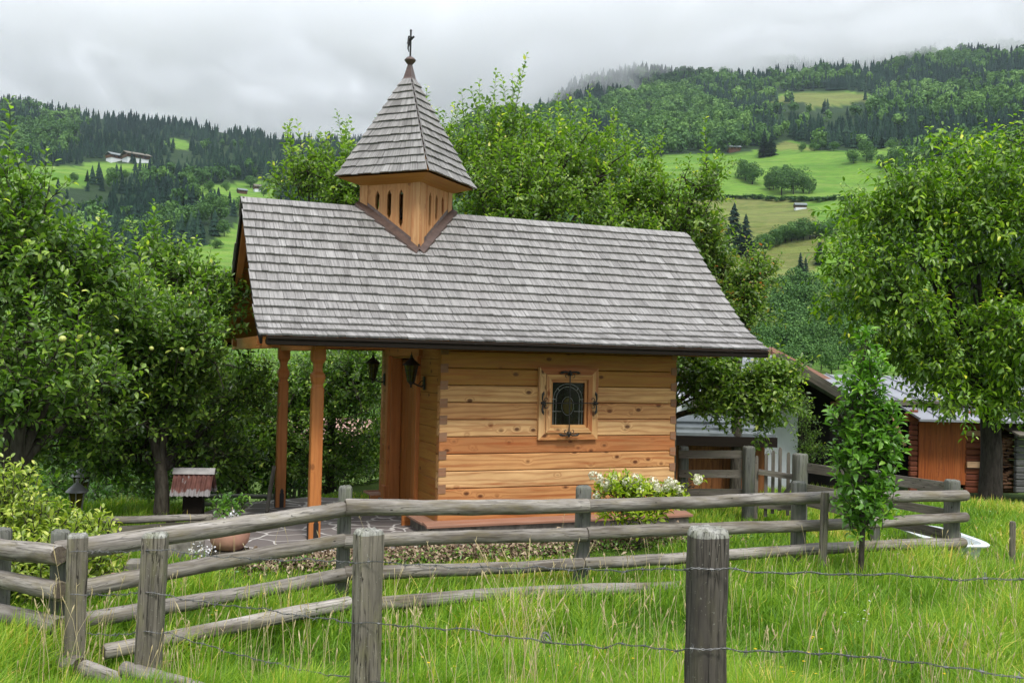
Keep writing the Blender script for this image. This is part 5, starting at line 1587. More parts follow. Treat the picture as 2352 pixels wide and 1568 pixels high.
# ------------------------------------------------------------------ vegetation
def leaf_cloud(name, P, D, Nn, L, Wd, mat, parent=None, simple=False, rnd=None, curl=.18, fold=.22):
    """one mesh of leaves. P base points, D leaf direction, Nn approximate normal, L length, Wd width"""
    n = len(P)
    D = D / np.linalg.norm(D, axis=1)[:, None]
    S = np.cross(D, Nn); S /= np.maximum(np.linalg.norm(S, axis=1), 1e-6)[:, None]
    N_ = np.cross(S, D)
    L = np.broadcast_to(L, n)[:, None]; Wd = np.broadcast_to(Wd, n)[:, None]
    cu = curl * rng.uniform(.2, 1.6, (n, 1))
    if simple:
        V = np.stack([P, P + D * L * .5 + S * Wd * .5 + N_ * Wd * fold, P + D * L - N_ * L * cu, P + D * L * .5 - S * Wd * .5 + N_ * Wd * fold, P + D * L * .5], 1).reshape(-1, 3)
        base = (np.arange(n) * 5)[:, None, None]
        F = (np.array([[0, 4, 1], [1, 4, 2], [4, 3, 2], [0, 3, 4]])[None] + base).reshape(-1, 3)
        fl, k = [F], 4
    else:
        V = np.stack([P, P + D * L * .33 - N_ * L * cu * .05, P + D * L * .70 - N_ * L * cu * .35, P + D * L - N_ * L * cu,
                      P + D * L * .30 + S * Wd * .48 + N_ * Wd * fold, P + D * L * .68 + S * Wd * .40 + N_ * (Wd * fold - L * cu * .3),
                      P + D * L * .30 - S * Wd * .48 + N_ * Wd * fold, P + D * L * .68 - S * Wd * .40 + N_ * (Wd * fold - L * cu * .3)], 1).reshape(-1, 3)
        base = (np.arange(n) * 8)[:, None, None]
        F3 = (np.array([[0, 1, 4], [0, 6, 1], [2, 3, 5], [2, 7, 3]])[None] + base).reshape(-1, 3)
        F4 = (np.array([[1, 2, 5, 4], [1, 6, 7, 2]])[None] + base).reshape(-1, 4)
        fl, k = [F3, F4], None
    r = rng.uniform(0, 1, n) if rnd is None else rnd
    fr = np.repeat(r, 4) if simple else np.concatenate([np.repeat(r, 4), np.repeat(r, 2)])
    return np_mesh(name, V, fl, mat, parent, fattr={'rnd': fr}, smooth=False)
def prisms(name, A, B_, ra, rb, mat, parent=None):
    """many thin three sided twigs"""
    n = len(A); D = B_ - A; D /= np.maximum(np.linalg.norm(D, axis=1), 1e-6)[:, None]
    X = np.cross(D, np.where(np.abs(D[:, 2:3]) < .9, [[0, 0, 1.]], [[1., 0, 0]])); X /= np.linalg.norm(X, axis=1)[:, None]
    Y = np.cross(X, D)
    ra = np.broadcast_to(ra, n)[:, None]; rb = np.broadcast_to(rb, n)[:, None]
    vs = []
    for k in range(3):
        c, s = math.cos(2.094 * k), math.sin(2.094 * k)
        vs.append(A + (X * c + Y * s) * ra)
    for k in range(3):
        c, s = math.cos(2.094 * k), math.sin(2.094 * k)
        vs.append(B_ + (X * c + Y * s) * rb)
    V = np.stack(vs, 1).reshape(-1, 3)
    F = (np.array([[0, 1, 4, 3], [1, 2, 5, 4], [2, 0, 3, 5]])[None] + (np.arange(n) * 6)[:, None, None]).reshape(-1, 4)
    return np_mesh(name, V, [F[:, ::-1]], mat, parent)
def unit(v): return v / np.maximum(np.linalg.norm(v, axis=1), 1e-9)[:, None]
def twigs_in(ells, n, shell=.45):
    """ells: (cx,cy,cz,rx,ry,rz[,weight]) -> base points and outward directions"""
    E = np.array([e[:6] for e in ells]); w_ = np.array([e[3] * e[4] * e[5] * (e[6] if len(e) > 6 else 1) for e in ells]) ** .8
    k = rng.choice(len(E), n, p=w_ / w_.sum())
    d = unit(rng.normal(size=(n, 3))); q = rng.uniform(0, 1, n) ** shell
    q = q * (1 + .16 * np.sin(d[:, 0] * 7 + k) * np.sin(d[:, 2] * 6 + k * 2.) + rng.normal(0, .05, n))
    return E[k, :3] + d * q[:, None] * E[k, 3:6], d, k, E
def tree(name, base, ells, ntw, leaf, mat, label, cat='tree', group=None, tw_len=(.22, .5), nl=(9, 15), up=.55, droop=0., shoots=0, trunk_r=.12, shell=.42, simple=False, wide=.55, bark='bark', fork=.45, seed=1, parent=None, shoot_len=(.5, 1.1), limbs=True, stem_twigs=.5, shoot_z=.25, tlean=(0, 0), rbias=None, brk=0, big=None):
    global rng
    keep = rng; rng = np.random.default_rng(seed)
    root = empty(name, base, label=label, cat=cat, group=group) if parent is None else parent
    base = Vector(base)
    big = big or ells
    if brk: ells = broken(ells, brk, seed=seed)
    P, d, k, E = twigs_in(ells, ntw, shell)
    n = len(P)
    T = unit(d * .55 + np.array([[0, 0, up]]) + rng.normal(size=(n, 3)) * .38)
    Ln = rng.uniform(*tw_len, n)
    if shoots:
        zz = (P[:, 2] - E[k, 2]) / E[k, 5]
        cand = np.where(zz > shoot_z)[0]
        s = rng.choice(cand, min(shoots, len(cand)), replace=False)
        T[s] = unit(np.array([[0, 0, 1.]]) + rng.normal(size=(len(s), 3)) * .14 + d[s] * .12)
        Ln[s] = rng.uniform(*shoot_len, len(s))
    ok = P[:, 2] > base.z + .12
    P, T, Ln, d, k = P[ok], T[ok], Ln[ok], d[ok], k[ok]; n = len(P)
    # leaves along each twig
    cnt = np.maximum(3, (rng.uniform(*nl, n) * (Ln / np.mean(tw_len)) ** .8)).astype(int)
    ti = np.repeat(np.arange(n), cnt)
    ord_ = np.concatenate([np.arange(c) for c in cnt])
    frac = (ord_ + rng.uniform(.1, .9, len(ti))) / cnt[ti]
    frac = .12 + .9 * frac
    Tt = T[ti]
    X = unit(np.cross(Tt, rng.normal(size=(n, 3))[ti])); Y = np.cross(Tt, X)
    ang = ord_ * 2.4 + rng.uniform(-.3, .3, len(ti))
    rad = X * np.cos(ang)[:, None] + Y * np.sin(ang)[:, None]
    LD = unit(rad * 1. + Tt * .55 + np.array([[0, 0, .18 - droop]]) + rng.normal(size=(len(ti), 3)) * .22)
    LP = P[ti] + Tt * (Ln[ti] * frac)[:, None] + rad * .012
    NN = unit(np.array([[0, 0, 1.]]) + Tt * .35 + rng.normal(size=(len(ti), 3)) * .42)
    sz = leaf * rng.uniform(.55, 1.2, len(ti)) * np.clip(1.25 - .5 * frac, .5, 1.1) * (1 + .12 * ((Ln > .5)[ti]))
    # young leaves towards the tips are paler
    rn = np.clip(rng.beta(1.7, 1.7, len(ti)) * .85 + .25 * (frac > .85) * rng.uniform(.3, 1., len(ti)) + rng.normal(0, .06, n)[ti] + .10 * ((Ln > .5)[ti]), 0, 1)
    if rbias is not None: rn = np.clip(rn + rbias(LP), 0, 1)
    crown = leaf_cloud('crown', LP - np.array(base), LD, NN, sz, sz * wide, mat, root, simple, rn)
    A = P; B_ = P + T * Ln[:, None]
    prisms('twigs', A - np.array(base), B_ - np.array(base), .006, .0022, M[bark], root)
    if limbs:
        b = MB()
        fk = Vector((base.x + tlean[0], base.y + tlean[1], base.z + fork * (min(e[2] for e in big) - base.z) + .35))
        b.tube([base - base + Vector((0, 0, -.2)), Vector((.02, .01, .1)), (fk - base) * .6 + Vector((.03, -.02, 0)), fk - base], [trunk_r * 1.35, trunk_r * 1.08, trunk_r * .92, trunk_r * .85], 12, wob=.05, seed=seed)
        rr = random.Random(seed)
        limb_pts = []
        for ei, e in enumerate(np.array([q[:6] for q in big])):
            c = Vector(e[:3]); r0 = trunk_r * .55 * (e[3] / max(q[3] for q in big)) ** .5 + .012
            mid = fk.lerp(c, .5) + Vector((rr.uniform(-.15, .15), rr.uniform(-.15, .15), rr.uniform(.0, .25)))
            end = c + Vector((rr.uniform(-.2, .2), 0, e[5] * .45))
            b.tube([fk - base, fk.lerp(mid, .5) - base + Vector((0, 0, .05)), mid - base, mid.lerp(end, .55) - base, end - base], [r0, r0 * .85, r0 * .65, r0 * .42, r0 * .18], 8, wob=.06, seed=seed + ei)
            for q in range(int(7 + e[3] * 4)):
                t = rr.uniform(.25, .95)
                o = mid.lerp(end, t) if t > .5 else fk.lerp(mid, t + .4)
                dd = Vector((rr.gauss(0, 1), rr.gauss(0, 1), rr.gauss(.35, .7))).normalized()
                tip = c + Vector((dd.x * e[3], dd.y * e[4], dd.z * e[5])) * .82
                m1 = o.lerp(tip, .5) + Vector((rr.uniform(-.1, .1), rr.uniform(-.1, .1), rr.uniform(-.05, .15)))
                b.tube([o - base, m1 - base, tip - base], [r0 * .32, r0 * .2, .006], 6, wob=.05, seed=q)
        b.build('trunk', M[bark], root, smooth=True)
    rng = keep
    return root
def EL(px, py, Y, wpx, hpx, dep=None, w=1.):
    """crown lobe: centre in the picture at distance Y, half sizes in picture pixels"""
    c = at(px, py, Y); s = Y / F_PX
    return (c.x, c.y, c.z, wpx * s, (dep if dep else wpx * s), hpx * s, w)
def broken(ells, k=4, size=.50, spread=.72, seed=0):
    rr = random.Random(seed); out = []
    for e in ells:
        for _ in range(k):
            d = Vector((rr.gauss(0, 1), rr.gauss(0, 1), rr.gauss(0, 1))).normalized() * rr.uniform(.55, 1.) * spread
            s_ = size * rr.uniform(.75, 1.25)
            out.append((e[0] + d.x * e[3], e[1] + d.y * e[4], e[2] + d.z * e[5], e[3] * s_, e[4] * s_, e[5] * s_ * .85, 1.))
        out.append((e[0], e[1], e[2], e[3] * .55, e[4] * .55, e[5] * .5, .6))
    return out
def foot(px, Y):
    p = at(px, 900, Y); return (p.x, p.y, gz(p.x, p.y))
# left apple trees
tree('apple_tree', foot(40, 10.6), [EL(-60, 620, 10.6, 190, 250), EL(90, 590, 10.8, 150, 210), EL(40, 850, 10.4, 230, 190), EL(230, 680, 11.2, 110, 140), EL(-160, 800, 10.8, 200, 220), EL(60, 1010, 11.4, 170, 90), EL(190, 960, 11.6, 110, 90)],
     2000, .098, M['apple_leaf'], 'large apple tree filling the left edge with long upright shoots', shoots=60, trunk_r=.13, seed=3, brk=6, shoot_len=(.4, .9))
tree('apple_tree', foot(375, 12.6), [EL(330, 770, 12.6, 150, 140), EL(430, 830, 12.4, 130, 170), EL(250, 860, 12.2, 170, 160), EL(465, 690, 13.2, 75, 115), EL(385, 650, 13.4, 90, 80), EL(290, 1010, 13.2, 130, 75), EL(450, 1030, 13.4, 110, 70), EL(540, 940, 13.6, 70, 90), EL(350, 940, 12.6, 90, 80), EL(260, 1060, 12.9, 100, 50), EL(520, 1050, 14.2, 90, 60)],
     2600, .098, M['apple_leaf'], 'dark apple tree standing between the left apple tree and the chapel gable', shoots=40, trunk_r=.095, seed=4, brk=6, shoot_len=(.3, .7))
tree('apple_tree', foot(560, 16.5), [EL(560, 900, 16.5, 130, 130), EL(700, 930, 17., 130, 140), EL(820, 900, 17., 120, 130), EL(640, 1010, 17., 150, 90), EL(450, 960, 16., 110, 110), EL(560, 1060, 17, 110, 60), EL(740, 1050, 17.4, 110, 65), EL(850, 1030, 17.8, 70, 80)],
     2300, .095, M['apple_leaf'], 'shaded fruit tree seen behind the porch posts', trunk_r=.11, seed=5, shell=.5, brk=5)
# big apple tree behind the ridge
tree('apple_tree', foot(1110, 17.2), [EL(1180, 470, 17.2, 210, 170), EL(1010, 420, 17.4, 130, 130), EL(840, 430, 16.8, 130, 90), EL(1390, 440, 17.2, 160, 130), EL(1300, 370, 17.6, 150, 90), EL(1150, 340, 17.6, 110, 90), EL(1280, 640, 17., 330, 130)],
     2500, .098, M['apple_leaf_light'], 'wide apple tree rising behind the chapel ridge with many upright shoots against the cloud', shoots=110, trunk_r=.16, seed=6, brk=6, shoot_len=(.6, 1.25), shell=.5, fork=.5)
tree('apple_tree', foot(1540, 16.8), [EL(1520, 490, 16.8, 110, 80), EL(1600, 440, 16.6, 70, 70), EL(1480, 560, 17., 110, 90), EL(1440, 500, 17., 80, 80)],
     560, .098, M['apple_leaf_light'], 'loose apple tree with leaning shoots above the right part of the chapel ridge', shoots=30, trunk_r=.09, seed=21, brk=4, shoot_len=(.5, 1.0), fork=.7)
tree('apple_tree', foot(760, 17.6), [EL(760, 410, 17., 100, 80), EL(690, 420, 17., 60, 70), EL(800, 520, 17.2, 110, 90)],
     480, .098, M['apple_leaf_light'], 'small fruit tree showing left of the bell turret above the roof ridge', shoots=26, trunk_r=.08, seed=22, brk=4, shoot_len=(.4, .9), fork=.7)
def redtip(P):
    return .16 * (rng.uniform(0, 1, len(P)) > .8)
tree('apple_tree', foot(1690, 17.0), [EL(1700, 690, 17.0, 70, 90), EL(1640, 600, 17.2, 60, 70), EL(1730, 620, 17.2, 45, 50), EL(1650, 740, 17.0, 90, 80), EL(1600, 520, 17.4, 50, 45)],
     820, .098, M['red_leaf'], 'apple tree with reddening leaf tips right of the roof end', trunk_r=.10, seed=7, shell=.5, brk=5)
tree('apple_tree', foot(1500, 15.6), [EL(1620, 890, 14.6, 90, 70), EL(1720, 900, 14.4, 80, 70), EL(1800, 870, 14.2, 60, 35), EL(1780, 935, 14.2, 70, 30), EL(1610, 830, 14.8, 60, 40), EL(1640, 950, 14.4, 50, 28), EL(1740, 985, 14.3, 28, 22)],
     760, .095, M['apple_leaf_light'], 'apple tree with hanging boughs between the chapel corner and the white outbuilding', trunk_r=.08, seed=8, brk=3, big=[EL(1640, 880, 14.6, 60, 50), EL(1760, 900, 14.3, 60, 40)], up=.25, droop=.15, shell=.5)
# cherry at right
def ch(px, py, Y, w_, h_): return EL(px, py, Y, w_, h_)
rc_ = random.Random(4)
CH = []
for yy, hw, cx_ in ((350, 70, 2225), (405, 165, 2235), (465, 240, 2240), (530, 290, 2245), (600, 305, 2245), (670, 295, 2250), (740, 265, 2265), (800, 215, 2275), (855, 200, 2300), (915, 150, 2320)):
    x = cx_ - hw + rc_.uniform(0, 30)
    while x < cx_ + hw + 60:
        w_ = rc_.uniform(52, 88)
        CH.append(EL(x, yy + rc_.uniform(-22, 22), 18.6 + rc_.uniform(-1.6, 1.6), w_, rc_.uniform(20, 34)))
        x += rc_.uniform(70, 120)
tree('cherry_tree', foot(2275, 18.8), CH, 4900, .145, M['cherry_leaf'], 'big spreading cherry tree with drooping leaves and dark trunk at the right edge', tw_len=(.25, .6), nl=(6, 10), up=.05, droop=.7, trunk_r=.22, shell=.6, wide=.42, bark='barkdark', fork=.55, seed=9, big=[EL(2120, 520, 18.4, 120, 90), EL(2330, 480, 18.6, 130, 100), EL(2050, 680, 18., 120, 90), EL(2400, 680, 18.6, 150, 110), EL(2240, 640, 18.2, 120, 110), EL(2200, 850, 18., 100, 50), EL(2380, 860, 18.6, 120, 60)])
# young columnar tree
yb = foot(1978, 9.7)
tree('young_tree', yb, [EL(1970, 1060, 9.7, 56, 100), EL(2015, 1010, 9.7, 46, 80), EL(1988, 900, 9.7, 40, 100), EL(1940, 960, 9.7, 22, 40), EL(1990, 1170, 9.7, 52, 60), EL(1988, 830, 9.7, 14, 70)],
     430, .10, M['young_leaf'], 'young columnar tree with fresh green leaves growing in front of the log fence', tw_len=(.10, .22), nl=(6, 9), up=.8, trunk_r=.028, shell=.5, wide=.5, seed=10, fork=.95)
# climbing plant and undergrowth
tree('climbing_plant', foot(1850, 21.5), [EL(1852, 1000, 21.5, 20, 60), EL(1868, 1045, 21.3, 26, 22), EL(1845, 945, 21.6, 16, 30)],
     200, .075, M['apple_leaf_light'], 'slim climbing plant hanging on the corner of the white outbuilding', cat='plant', tw_len=(.12, .3), nl=(5, 8), trunk_r=.02, seed=11, simple=True)
tree('shrub', foot(560, 17.2), [EL(560, 1090, 17.0, 110, 50), EL(470, 1110, 17.0, 80, 50), EL(660, 1130, 17.4, 60, 30)],
     800, .085, M['undergrowth'], 'bright undergrowth shrub behind the mossy fence', cat='shrub', tw_len=(.12, .3), nl=(6, 10), trunk_r=.02, seed=12, simple=True, limbs=False)
tree('shrub', foot(300, 15.5), [EL(300, 1120, 15.2, 120, 60), EL(390, 1100, 15.6, 70, 50), EL(150, 1090, 15.6, 120, 90)],
     1000, .085, M['undergrowth'], 'leafy undergrowth between the garden lamps and the garden box', cat='shrub', tw_len=(.12, .3), nl=(6, 10), seed=13, simple=True, limbs=False)
tree('shrub', foot(820, 19), [EL(800, 1080, 19, 110, 60), EL(880, 1000, 19.5, 60, 110), EL(720, 1080, 19, 70, 50)],
     1100, .09, M['apple_leaf'], 'dark bush behind the chapel porch near the picket fence', cat='shrub', tw_len=(.15, .35), nl=(6, 10), seed=14, simple=True, limbs=False)
tree('shrub', foot(90, 8.7), [EL(85, 1275, 8.6, 110, 95), EL(15, 1185, 8.7, 80, 95), EL(215, 1250, 8.8, 48, 50), EL(150, 1330, 8.4, 100, 80), EL(20, 1330, 8.5, 120, 80), EL(-90, 1230, 8.8, 110, 130)],
     1250, .075, M['varieg_leaf'], 'yellow green variegated shrub spilling over the fence at left', cat='shrub', tw_len=(.12, .28), nl=(8, 13), up=.5, seed=15, limbs=False, shell=.4, wide=.45)
hy = foot(1470, 11.45)
hyr = tree('hydrangea', hy, [EL(1415, 1133, 11.4, 42, 28), EL(1490, 1143, 11.4, 55, 26), EL(1550, 1150, 11.5, 36, 20), EL(1455, 1185, 11.3, 66, 20), EL(1590, 1112, 11.5, 10, 12)],
     260, .08, M['hydra_leaf'], 'lime green hydrangea with cream flower heads in front of the log wall', cat='shrub', tw_len=(.08, .2), nl=(6, 9), up=.6, seed=16, trunk_r=.015, wide=.5, fork=.3)
hb_ = Vector(hy)
for i, (px_, py_) in enumerate([(1362, 1092), (1376, 1098), (1390, 1108), (1408, 1102), (1440, 1106), (1458, 1100), (1478, 1112), (1500, 1106), (1512, 1118), (1530, 1122), (1398, 1120), (1548, 1112), (1470, 1128), (1560, 1124), (1603, 1100), (1372, 1140), (1448, 1118), (1538, 1106)]):
    c = np.array(at(px_, py_, 11.2 + .2 * random.random()))
    n = 50; d = unit(rng.normal(size=(n, 3))); 
    P = c + d * np.array([[.052, .052, .060]]) * rng.uniform(.6, 1.1, (n, 1))
    leaf_cloud('flower_head', P - np.array(hb_), unit(np.cross(d, rng.normal(size=(n, 3)))), d, .034, .031, M['petal'], hyr, True)
# bowl planting
bpz = bp + Vector((0, 0, .36))
tree('potted_plant', tuple(bpz), [(bpz.x - .05, bpz.y, bpz.z + .12, .20, .18, .12), (bpz.x + .06, bpz.y, bpz.z + .20, .10, .1, .14)], 60, .07, M['undergrowth'], 'leafy plant with a white blossom growing in the terracotta bowl', cat='plant', tw_len=(.06, .14), nl=(5, 8), seed=17, limbs=False)
def flower_clump(px_, py_, Y, r_, n_, mat, label, name='flowers'):
    c = np.array(at(px_, py_, Y)); d = unit(rng.normal(size=(n_, 3)))
    P = c + rng.normal(size=(n_, 3)) * r_ * np.array([1.3, 1.3, .8])
    o = leaf_cloud('petals', P - c, unit(rng.normal(size=(n_, 3))), d, .024, .02, mat, None, True)
    root = empty(name, tuple(c), label=label, cat='flower'); o.parent = root
flower_clump(530, 1181, 10.2, .035, 40, M['white'], 'single cream white blossom above the terracotta bowl')
flower_clump(462, 1262, 9.9, .045, 46, M['white'], 'clump of small white flowers at the foot of the stone slabs')
flower_clump(905, 1107, 15., .04, 1, M['white'], 'tiny white flower beside the porch') if False else None
# apples on the left trees
for i, (px_, py_, Y) in enumerate([(145, 777, 9.7), (495, 762 + 330, 0), (98, 768, 9.8)]):
    if not Y: continue
for i, (px_, py_, Y, r_) in enumerate([(144, 778, 9.2, .034), (348, 800, 11.2, .028), (418, 802, 11.3, .028), (268, 760, 10.8, .026)]):
    p = at(px_, py_, Y); b = MB(); b.sphere((0, 0, 0), r_, 10, .92); o = b.build('apple', M['apple'], smooth=True); o.location = p
    tag(o, 'pale green apple hanging among the leaves of the left apple trees', 'apple', 'apples on the left trees')
# ------------------------------------------------------------------ grass
def blades(name, X, Y, hgt, wid, lean, mat, rnd, label, z=None, segs=3, stiff=1.):
    n = len(X); Z = terrain(X, Y) - .02 if z is None else z
    a = rng.uniform(0, 2 * math.pi, n); la = rng.normal(.6, 1.4, n)
    ld = np.stack([np.cos(la), np.sin(la), np.zeros(n)], 1)
    sd_ = np.stack([np.cos(a), np.sin(a), np.zeros(n)], 1)
    B0 = np.stack([X, Y, Z], 1)
    vs = []
    for i in range(segs):
        t = i / segs
        c = B0 + np.array([[0, 0, 1.]]) * (hgt * t * (1 - .25 * lean * t))[:, None] + ld * (hgt * lean * t ** 2)[:, None]
        w_ = (wid * (1 - t * .55) / 2)[:, None]
        vs += [c - sd_ * w_, c + sd_ * w_]
    tip = B0 + np.array([[0, 0, 1.]]) * (hgt * (1 - .35 * lean))[:, None] + ld * (hgt * lean)[:, None]
    vs.append(tip)
    m = 2 * segs + 1
    V = np.stack(vs, 1).reshape(-1, 3)
    base = (np.arange(n) * m)[:, None, None]
    Q = np.array([[2 * i, 2 * i + 1, 2 * i + 3, 2 * i + 2] for i in range(segs - 1)])
    F4 = (Q[None] + base).reshape(-1, 4); F3 = (np.array([[2 * segs - 2, 2 * segs - 1, 2 * segs]])[None] + base).reshape(-1, 3)
    o = np_mesh(name, V, [F4, F3], mat, fattr={'rnd': np.concatenate([np.repeat(rnd, segs - 1), rnd])})
    tag(o, label, name.replace('_', ' '), kind='stuff')
    return o
def scatter_grass():
    N = 560000
    # denser close to the camera, thinning with distance
    y = 4.6 + 15.5 * rng.uniform(0, 1, N) ** 1.9
    x = rng.uniform(-.80, .80, N) * (y + .8)
    keep = np.ones(N, bool)
    ip, u, v = in_patio(x, y)
    keep &= ~ip
    keep &= ~((y > 15.8) & (x < 3.))
    # litter strip and bowl area stay thin
    strip = (v < -.55) & (v > -1.75) & (u > -1.1) & (u < 5.2)
    keep &= ~(strip & (rng.uniform(0, 1, N) < np.where(v > -1.35, .82, .35)))
    keep &= ~((y > 12.2) & (x > 3.1) & (x < 4.0) & (rng.uniform(0, 1, N) < .4))
    x, y, u, v = x[keep], y[keep], u[keep], v[keep]
    n = len(x)
    patch = fbm(x * .9, y * .9, 77, 3) + .0
    fine_ = fbm(x * 3., y * 3., 78, 3)
    # the meadow in front of the fence is long, the garden behind it shorter
    fy = 6.9 + np.clip((x + 3.3) / 7.8, 0, 1) * 3.6
    front = y < fy + .25
    tall = np.where(front, .27, .15) + np.where(x > 5.2, .02, 0)
    h_ = tall * (1 + 1.5 * patch + 1.2 * fine_) * rng.uniform(.5, 1.35, n)
    h_ = h_ * np.where((v > -2.5) & (u > -1.3) & (u < 3.6) & (~front), .42, 1.)
    rl = 6.45 + np.clip((x + 2.75) / 2.5, -.3, 2.6) * 1.02
    h_ = h_ * (1 - .55 * np.exp(-((y - rl + .45) / .42) ** 2) * ((x > -2.9) & (x < .5)))
    h_ = h_ * (1 - .65 * np.exp(-(((x - 5.35) / .75) ** 2 + ((y - 10.9) / .6) ** 2)))
    h_ = np.clip(h_, .04, .55)
    near_fence = np.exp(-((y - fy + .15) / .28) ** 2)
    h_ = h_ * (1 + .05 * near_fence)
    w_ = rng.uniform(.004, .0095, n) * (1 + y / 14.)
    ln = np.clip(rng.normal(.45, .28, n) + .2 * patch, .03, 1.1)
    dryp = smooth(.0, .28, fbm(x * .7 + 9, y * .7, 87, 3) + .10 * smooth(3, 7, x)) 
    r = np.clip(rng.beta(1.6, 1.7, n) * .82 + .85 * patch + .45 * fine_ + .25 * dryp + .4 * (rng.uniform(0, 1, n) > .92), 0, 1)
    blades('meadow_grass', x, y, h_, w_, ln, M['grass'], r, 'long fresh green meadow grass around the fences')
    print('grass', n)
scatter_grass()
# dry stalks
def stalks():
    P = []
    for px_, py_, Y, h_, k in [(1215, 1560, 5.55, 1.0, 13), (1195, 1560, 5.6, .8, 6), (1030, 1560, 5.4, .75, 3), (950, 1560, 5.2, .8, 3), (1500, 1540, 5.3, .8, 4), (1790, 1560, 5.2, .7, 6), (1740, 1540, 5.4, .7, 3), (130, 1500, 6.5, .8, 7), (220, 1500, 6.4, .7, 7), (420, 1500, 6.0, .7, 5), (600, 1500, 6.3, .6, 4), (2150, 1500, 5.5, .7, 6), (1920, 1500, 6., .6, 5), (2280, 1520, 5.5, .7, 6), (1590, 1480, 6.4, .8, 2), (1420, 1500, 6., .8, 4)]:
        c = at(px_, py_, Y)
        for i in range(k): P.append((c.x + random.gauss(0, .07), c.y + random.gauss(0, .10), h_ * random.uniform(.65, 1.1)))
    for i in range(900):
        y = random.uniform(5.2, 10.5); x = random.uniform(-.5, .58) * y
        if in_patio(np.array([x]), np.array([y]))[0][0]: continue
        fy = 6.9 + min(1, max(0, (x + 3.3) / 7.8)) * 3.6
        if y > fy and random.random() < .8: continue
        P.append((x, y, random.uniform(.28, .66)))
    b = MB()
    for x, y, h_ in P:
        z = gz(x, y) - .02; a = random.uniform(0, 6.28); l_ = random.uniform(.04, .32) * h_; 
        dx, dy = math.cos(a) * l_, math.sin(a) * l_ * .6
        pts = [(x, y, z), (x + dx * .18, y + dy * .18, z + h_ * .4), (x + dx * .5, y + dy * .5, z + h_ * .75), (x + dx, y + dy, z + h_)]
        b.tube(pts, [.0022, .0018, .0012, .0008], 4, cap=False)
        e, t0 = Vector(pts[3]), Vector(pts[2])
        d = (e - t0) * random.uniform(.25, .5)
        b.tube([e - d, e - d * .4, e], [.0015, random.uniform(.003, .0055), .0008], 5, cap=False)
        if h_ > .6:
            for q in range(4):
                o = e - d * random.uniform(0, 1.6); b.tube([o, o + Vector((random.uniform(-.02, .02), random.uniform(-.02, .02), random.uniform(.01, .03)))], [.0018, .0006], 4, cap=False)
    o = b.build('dry_stalks', M['straw'], recalc=False)
    tag(o, 'thin straw coloured grass stalks standing above the meadow', 'dry grass', kind='stuff')
stalks()
def flowers(name, n_, mat, size, label, hz, region):
    P, D, Nn = [], [], []
    for i in range(n_):
        x, y = region(); z = gz(x, y) + random.uniform(*hz)
        for q in range(7):
            a = q * .9; P.append((x, y, z)); D.append((math.cos(a), math.sin(a), .25)); Nn.append((0, 0, 1))
    o = leaf_cloud(name, np.array(P), np.array(D), np.array(Nn, float), size, size * .7, mat, None, True)
    tag(o, label, 'wildflowers', kind='stuff')
def reg1():
    px_, py_ = random.choice([(random.uniform(1700, 2340), random.uniform(1440, 1560)), (random.uniform(1740, 1900), random.uniform(1470, 1540)), (random.uniform(380, 720), random.uniform(1370, 1400)), (random.uniform(900, 1600), random.uniform(1440, 1560))])
    p = gnd(px_, py_, .25); return p.x, p.y
flowers('yellow_wildflowers', 46, M['yellow'], .013, 'small yellow wildflowers dotted in the meadow', (.16, .30), reg1)
def reg2():
    px_, py_ = random.choice([(random.uniform(2000, 2300), random.uniform(1180, 1240)), (random.uniform(1940, 2010), random.uniform(1390, 1440)), (random.uniform(2220, 2340), random.uniform(1130, 1230))])
    p = gnd(px_, py_, .15); return p.x, p.y
flowers('white_wildflowers', 30, M['white'], .010, 'tiny white clover flowers dotted in the meadow', (.12, .24), reg2)
# low plants on the bed edge and the leaf litter strip
def litter():
    N = 9500
    u = rng.uniform(-1.0, 5.0, N); v = -1.25 + rng.normal(0, .20, N) + .2 * (u > 2.8)
    v2 = np.where(rng.uniform(0, 1, N) > .9, v + .25, v)
    c, s = math.cos(CA), math.sin(CA)
    x, y = CO.x + u * c - v2 * s, CO.y + u * s + v2 * c
    P = np.stack([x, y, terrain(x, y) + rng.uniform(.0, .09, N)], 1)
    D = unit(rng.normal(size=(N, 3)) * np.array([[1, 1, .35]])); Nn = unit(rng.normal(size=(N, 3)) * .5 + np.array([[0, 0, 1.]]))
    o = leaf_cloud('leaf_litter', P, D, Nn, rng.uniform(.04, .085, N), rng.uniform(.025, .05, N), M['litter'], None, True, curl=.4, fold=.4)
    tag(o, 'brown fallen leaves lying in a strip along the edge of the flagstones', 'leaf litter', kind='stuff')
    N = 1500
    u = rng.uniform(-1.2, 5.2, N); v = -1.5 + rng.normal(0, .15, N)
    x, y = CO.x + u * c - v * s, CO.y + u * s + v * c
    P = np.stack([x, y, terrain(x, y) + rng.uniform(.02, .12, N)], 1)
    D = unit(rng.normal(size=(N, 3)) * np.array([[1, 1, .4]]) + np.array([[0, 0, .35]])); Nn = unit(rng.normal(size=(N, 3)) * .4 + np.array([[0, 0, 1.]]))
    o = leaf_cloud('ground_cover', P, D, Nn, rng.uniform(.03, .06, N), rng.uniform(.018, .03, N), M['undergrowth'], None, True)
    tag(o, 'small leafy ground cover plants between the leaf litter and the grass', 'ground cover', kind='stuff')
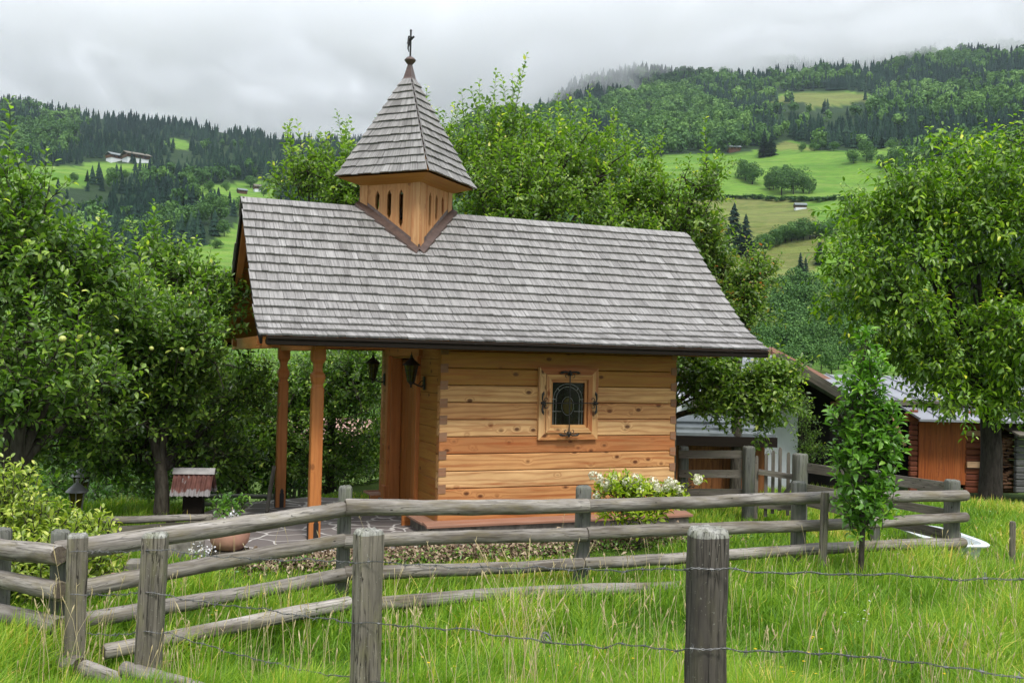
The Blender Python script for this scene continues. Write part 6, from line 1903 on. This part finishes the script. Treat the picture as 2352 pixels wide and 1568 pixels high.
litter()
# ------------------------------------------------------------------ low cloud hanging on the ridges, and haze
def cloud_bank():
    m = bpy.data.materials.new('cloud'); m.use_nodes = True; t = m.node_tree; t.nodes.clear()
    co = nd(t, 'NewGeometry', {}, out=0)
    sp = nd(t, 'SeparateXYZ', {0: co}, out=None)
    z = sp.outputs[2]
    n = noise(t, vmul(t, co, (1., .6, 1.8)), .0056, 7., .66, 1.0)
    b1 = nd(t, 'MapRange', {'Value': sp.outputs[0], 1: 0., 2: 420., 3: 362., 4: 462.})
    b2 = nd(t, 'MapRange', {'Value': sp.outputs[0], 1: 620., 2: 1150., 3: 0., 4: 75.})
    b3 = nd(t, 'MapRange', {'Value': sp.outputs[0], 1: -900., 2: -300., 3: 28., 4: 0.})
    base = mth(t, 'ADD', mth(t, 'ADD', b1, b2), b3)
    hb = nd(t, 'MapRange', {'Value': mth(t, 'SUBTRACT', z, base), 1: -70., 2: 50., 3: -.19, 4: .10})
    d = nd(t, 'MapRange', {'Value': mth(t, 'ADD', n, hb), 1: .475, 2: .60, 3: 0., 4: .0115})
    v = nd(t, 'VolumePrincipled', {'Color': (.985, .988, .992, 1), 'Density': d, 'Anisotropy': .3}, out=0)
    o = t.nodes.new('ShaderNodeOutputMaterial'); t.links.new(v, o.inputs['Volume'])
    b = MB(); b.box((0, 0, 0), (3600, 2250, 310))
    ob = b.build('low_cloud', m); ob.location = (80, 2275, 485)
    tag(ob, 'grey rain cloud hanging low over the forested ridges', 'cloud', kind='stuff')
cloud_bank()
def haze():
    m = bpy.data.materials.new('haze'); m.use_nodes = True; t = m.node_tree; t.nodes.clear()
    v = nd(t, 'VolumePrincipled', {'Color': (.72, .84, 1., 1), 'Density': .00007, 'Anisotropy': 0.}, out=0)
    o = t.nodes.new('ShaderNodeOutputMaterial'); t.links.new(v, o.inputs['Volume'])
    b = MB(); b.box((0, 0, 0), (7000, 7000, 1090))
    ob = b.build('haze', m); ob.location = (0, 0, 520); tag(ob, kind='stuff')
haze()
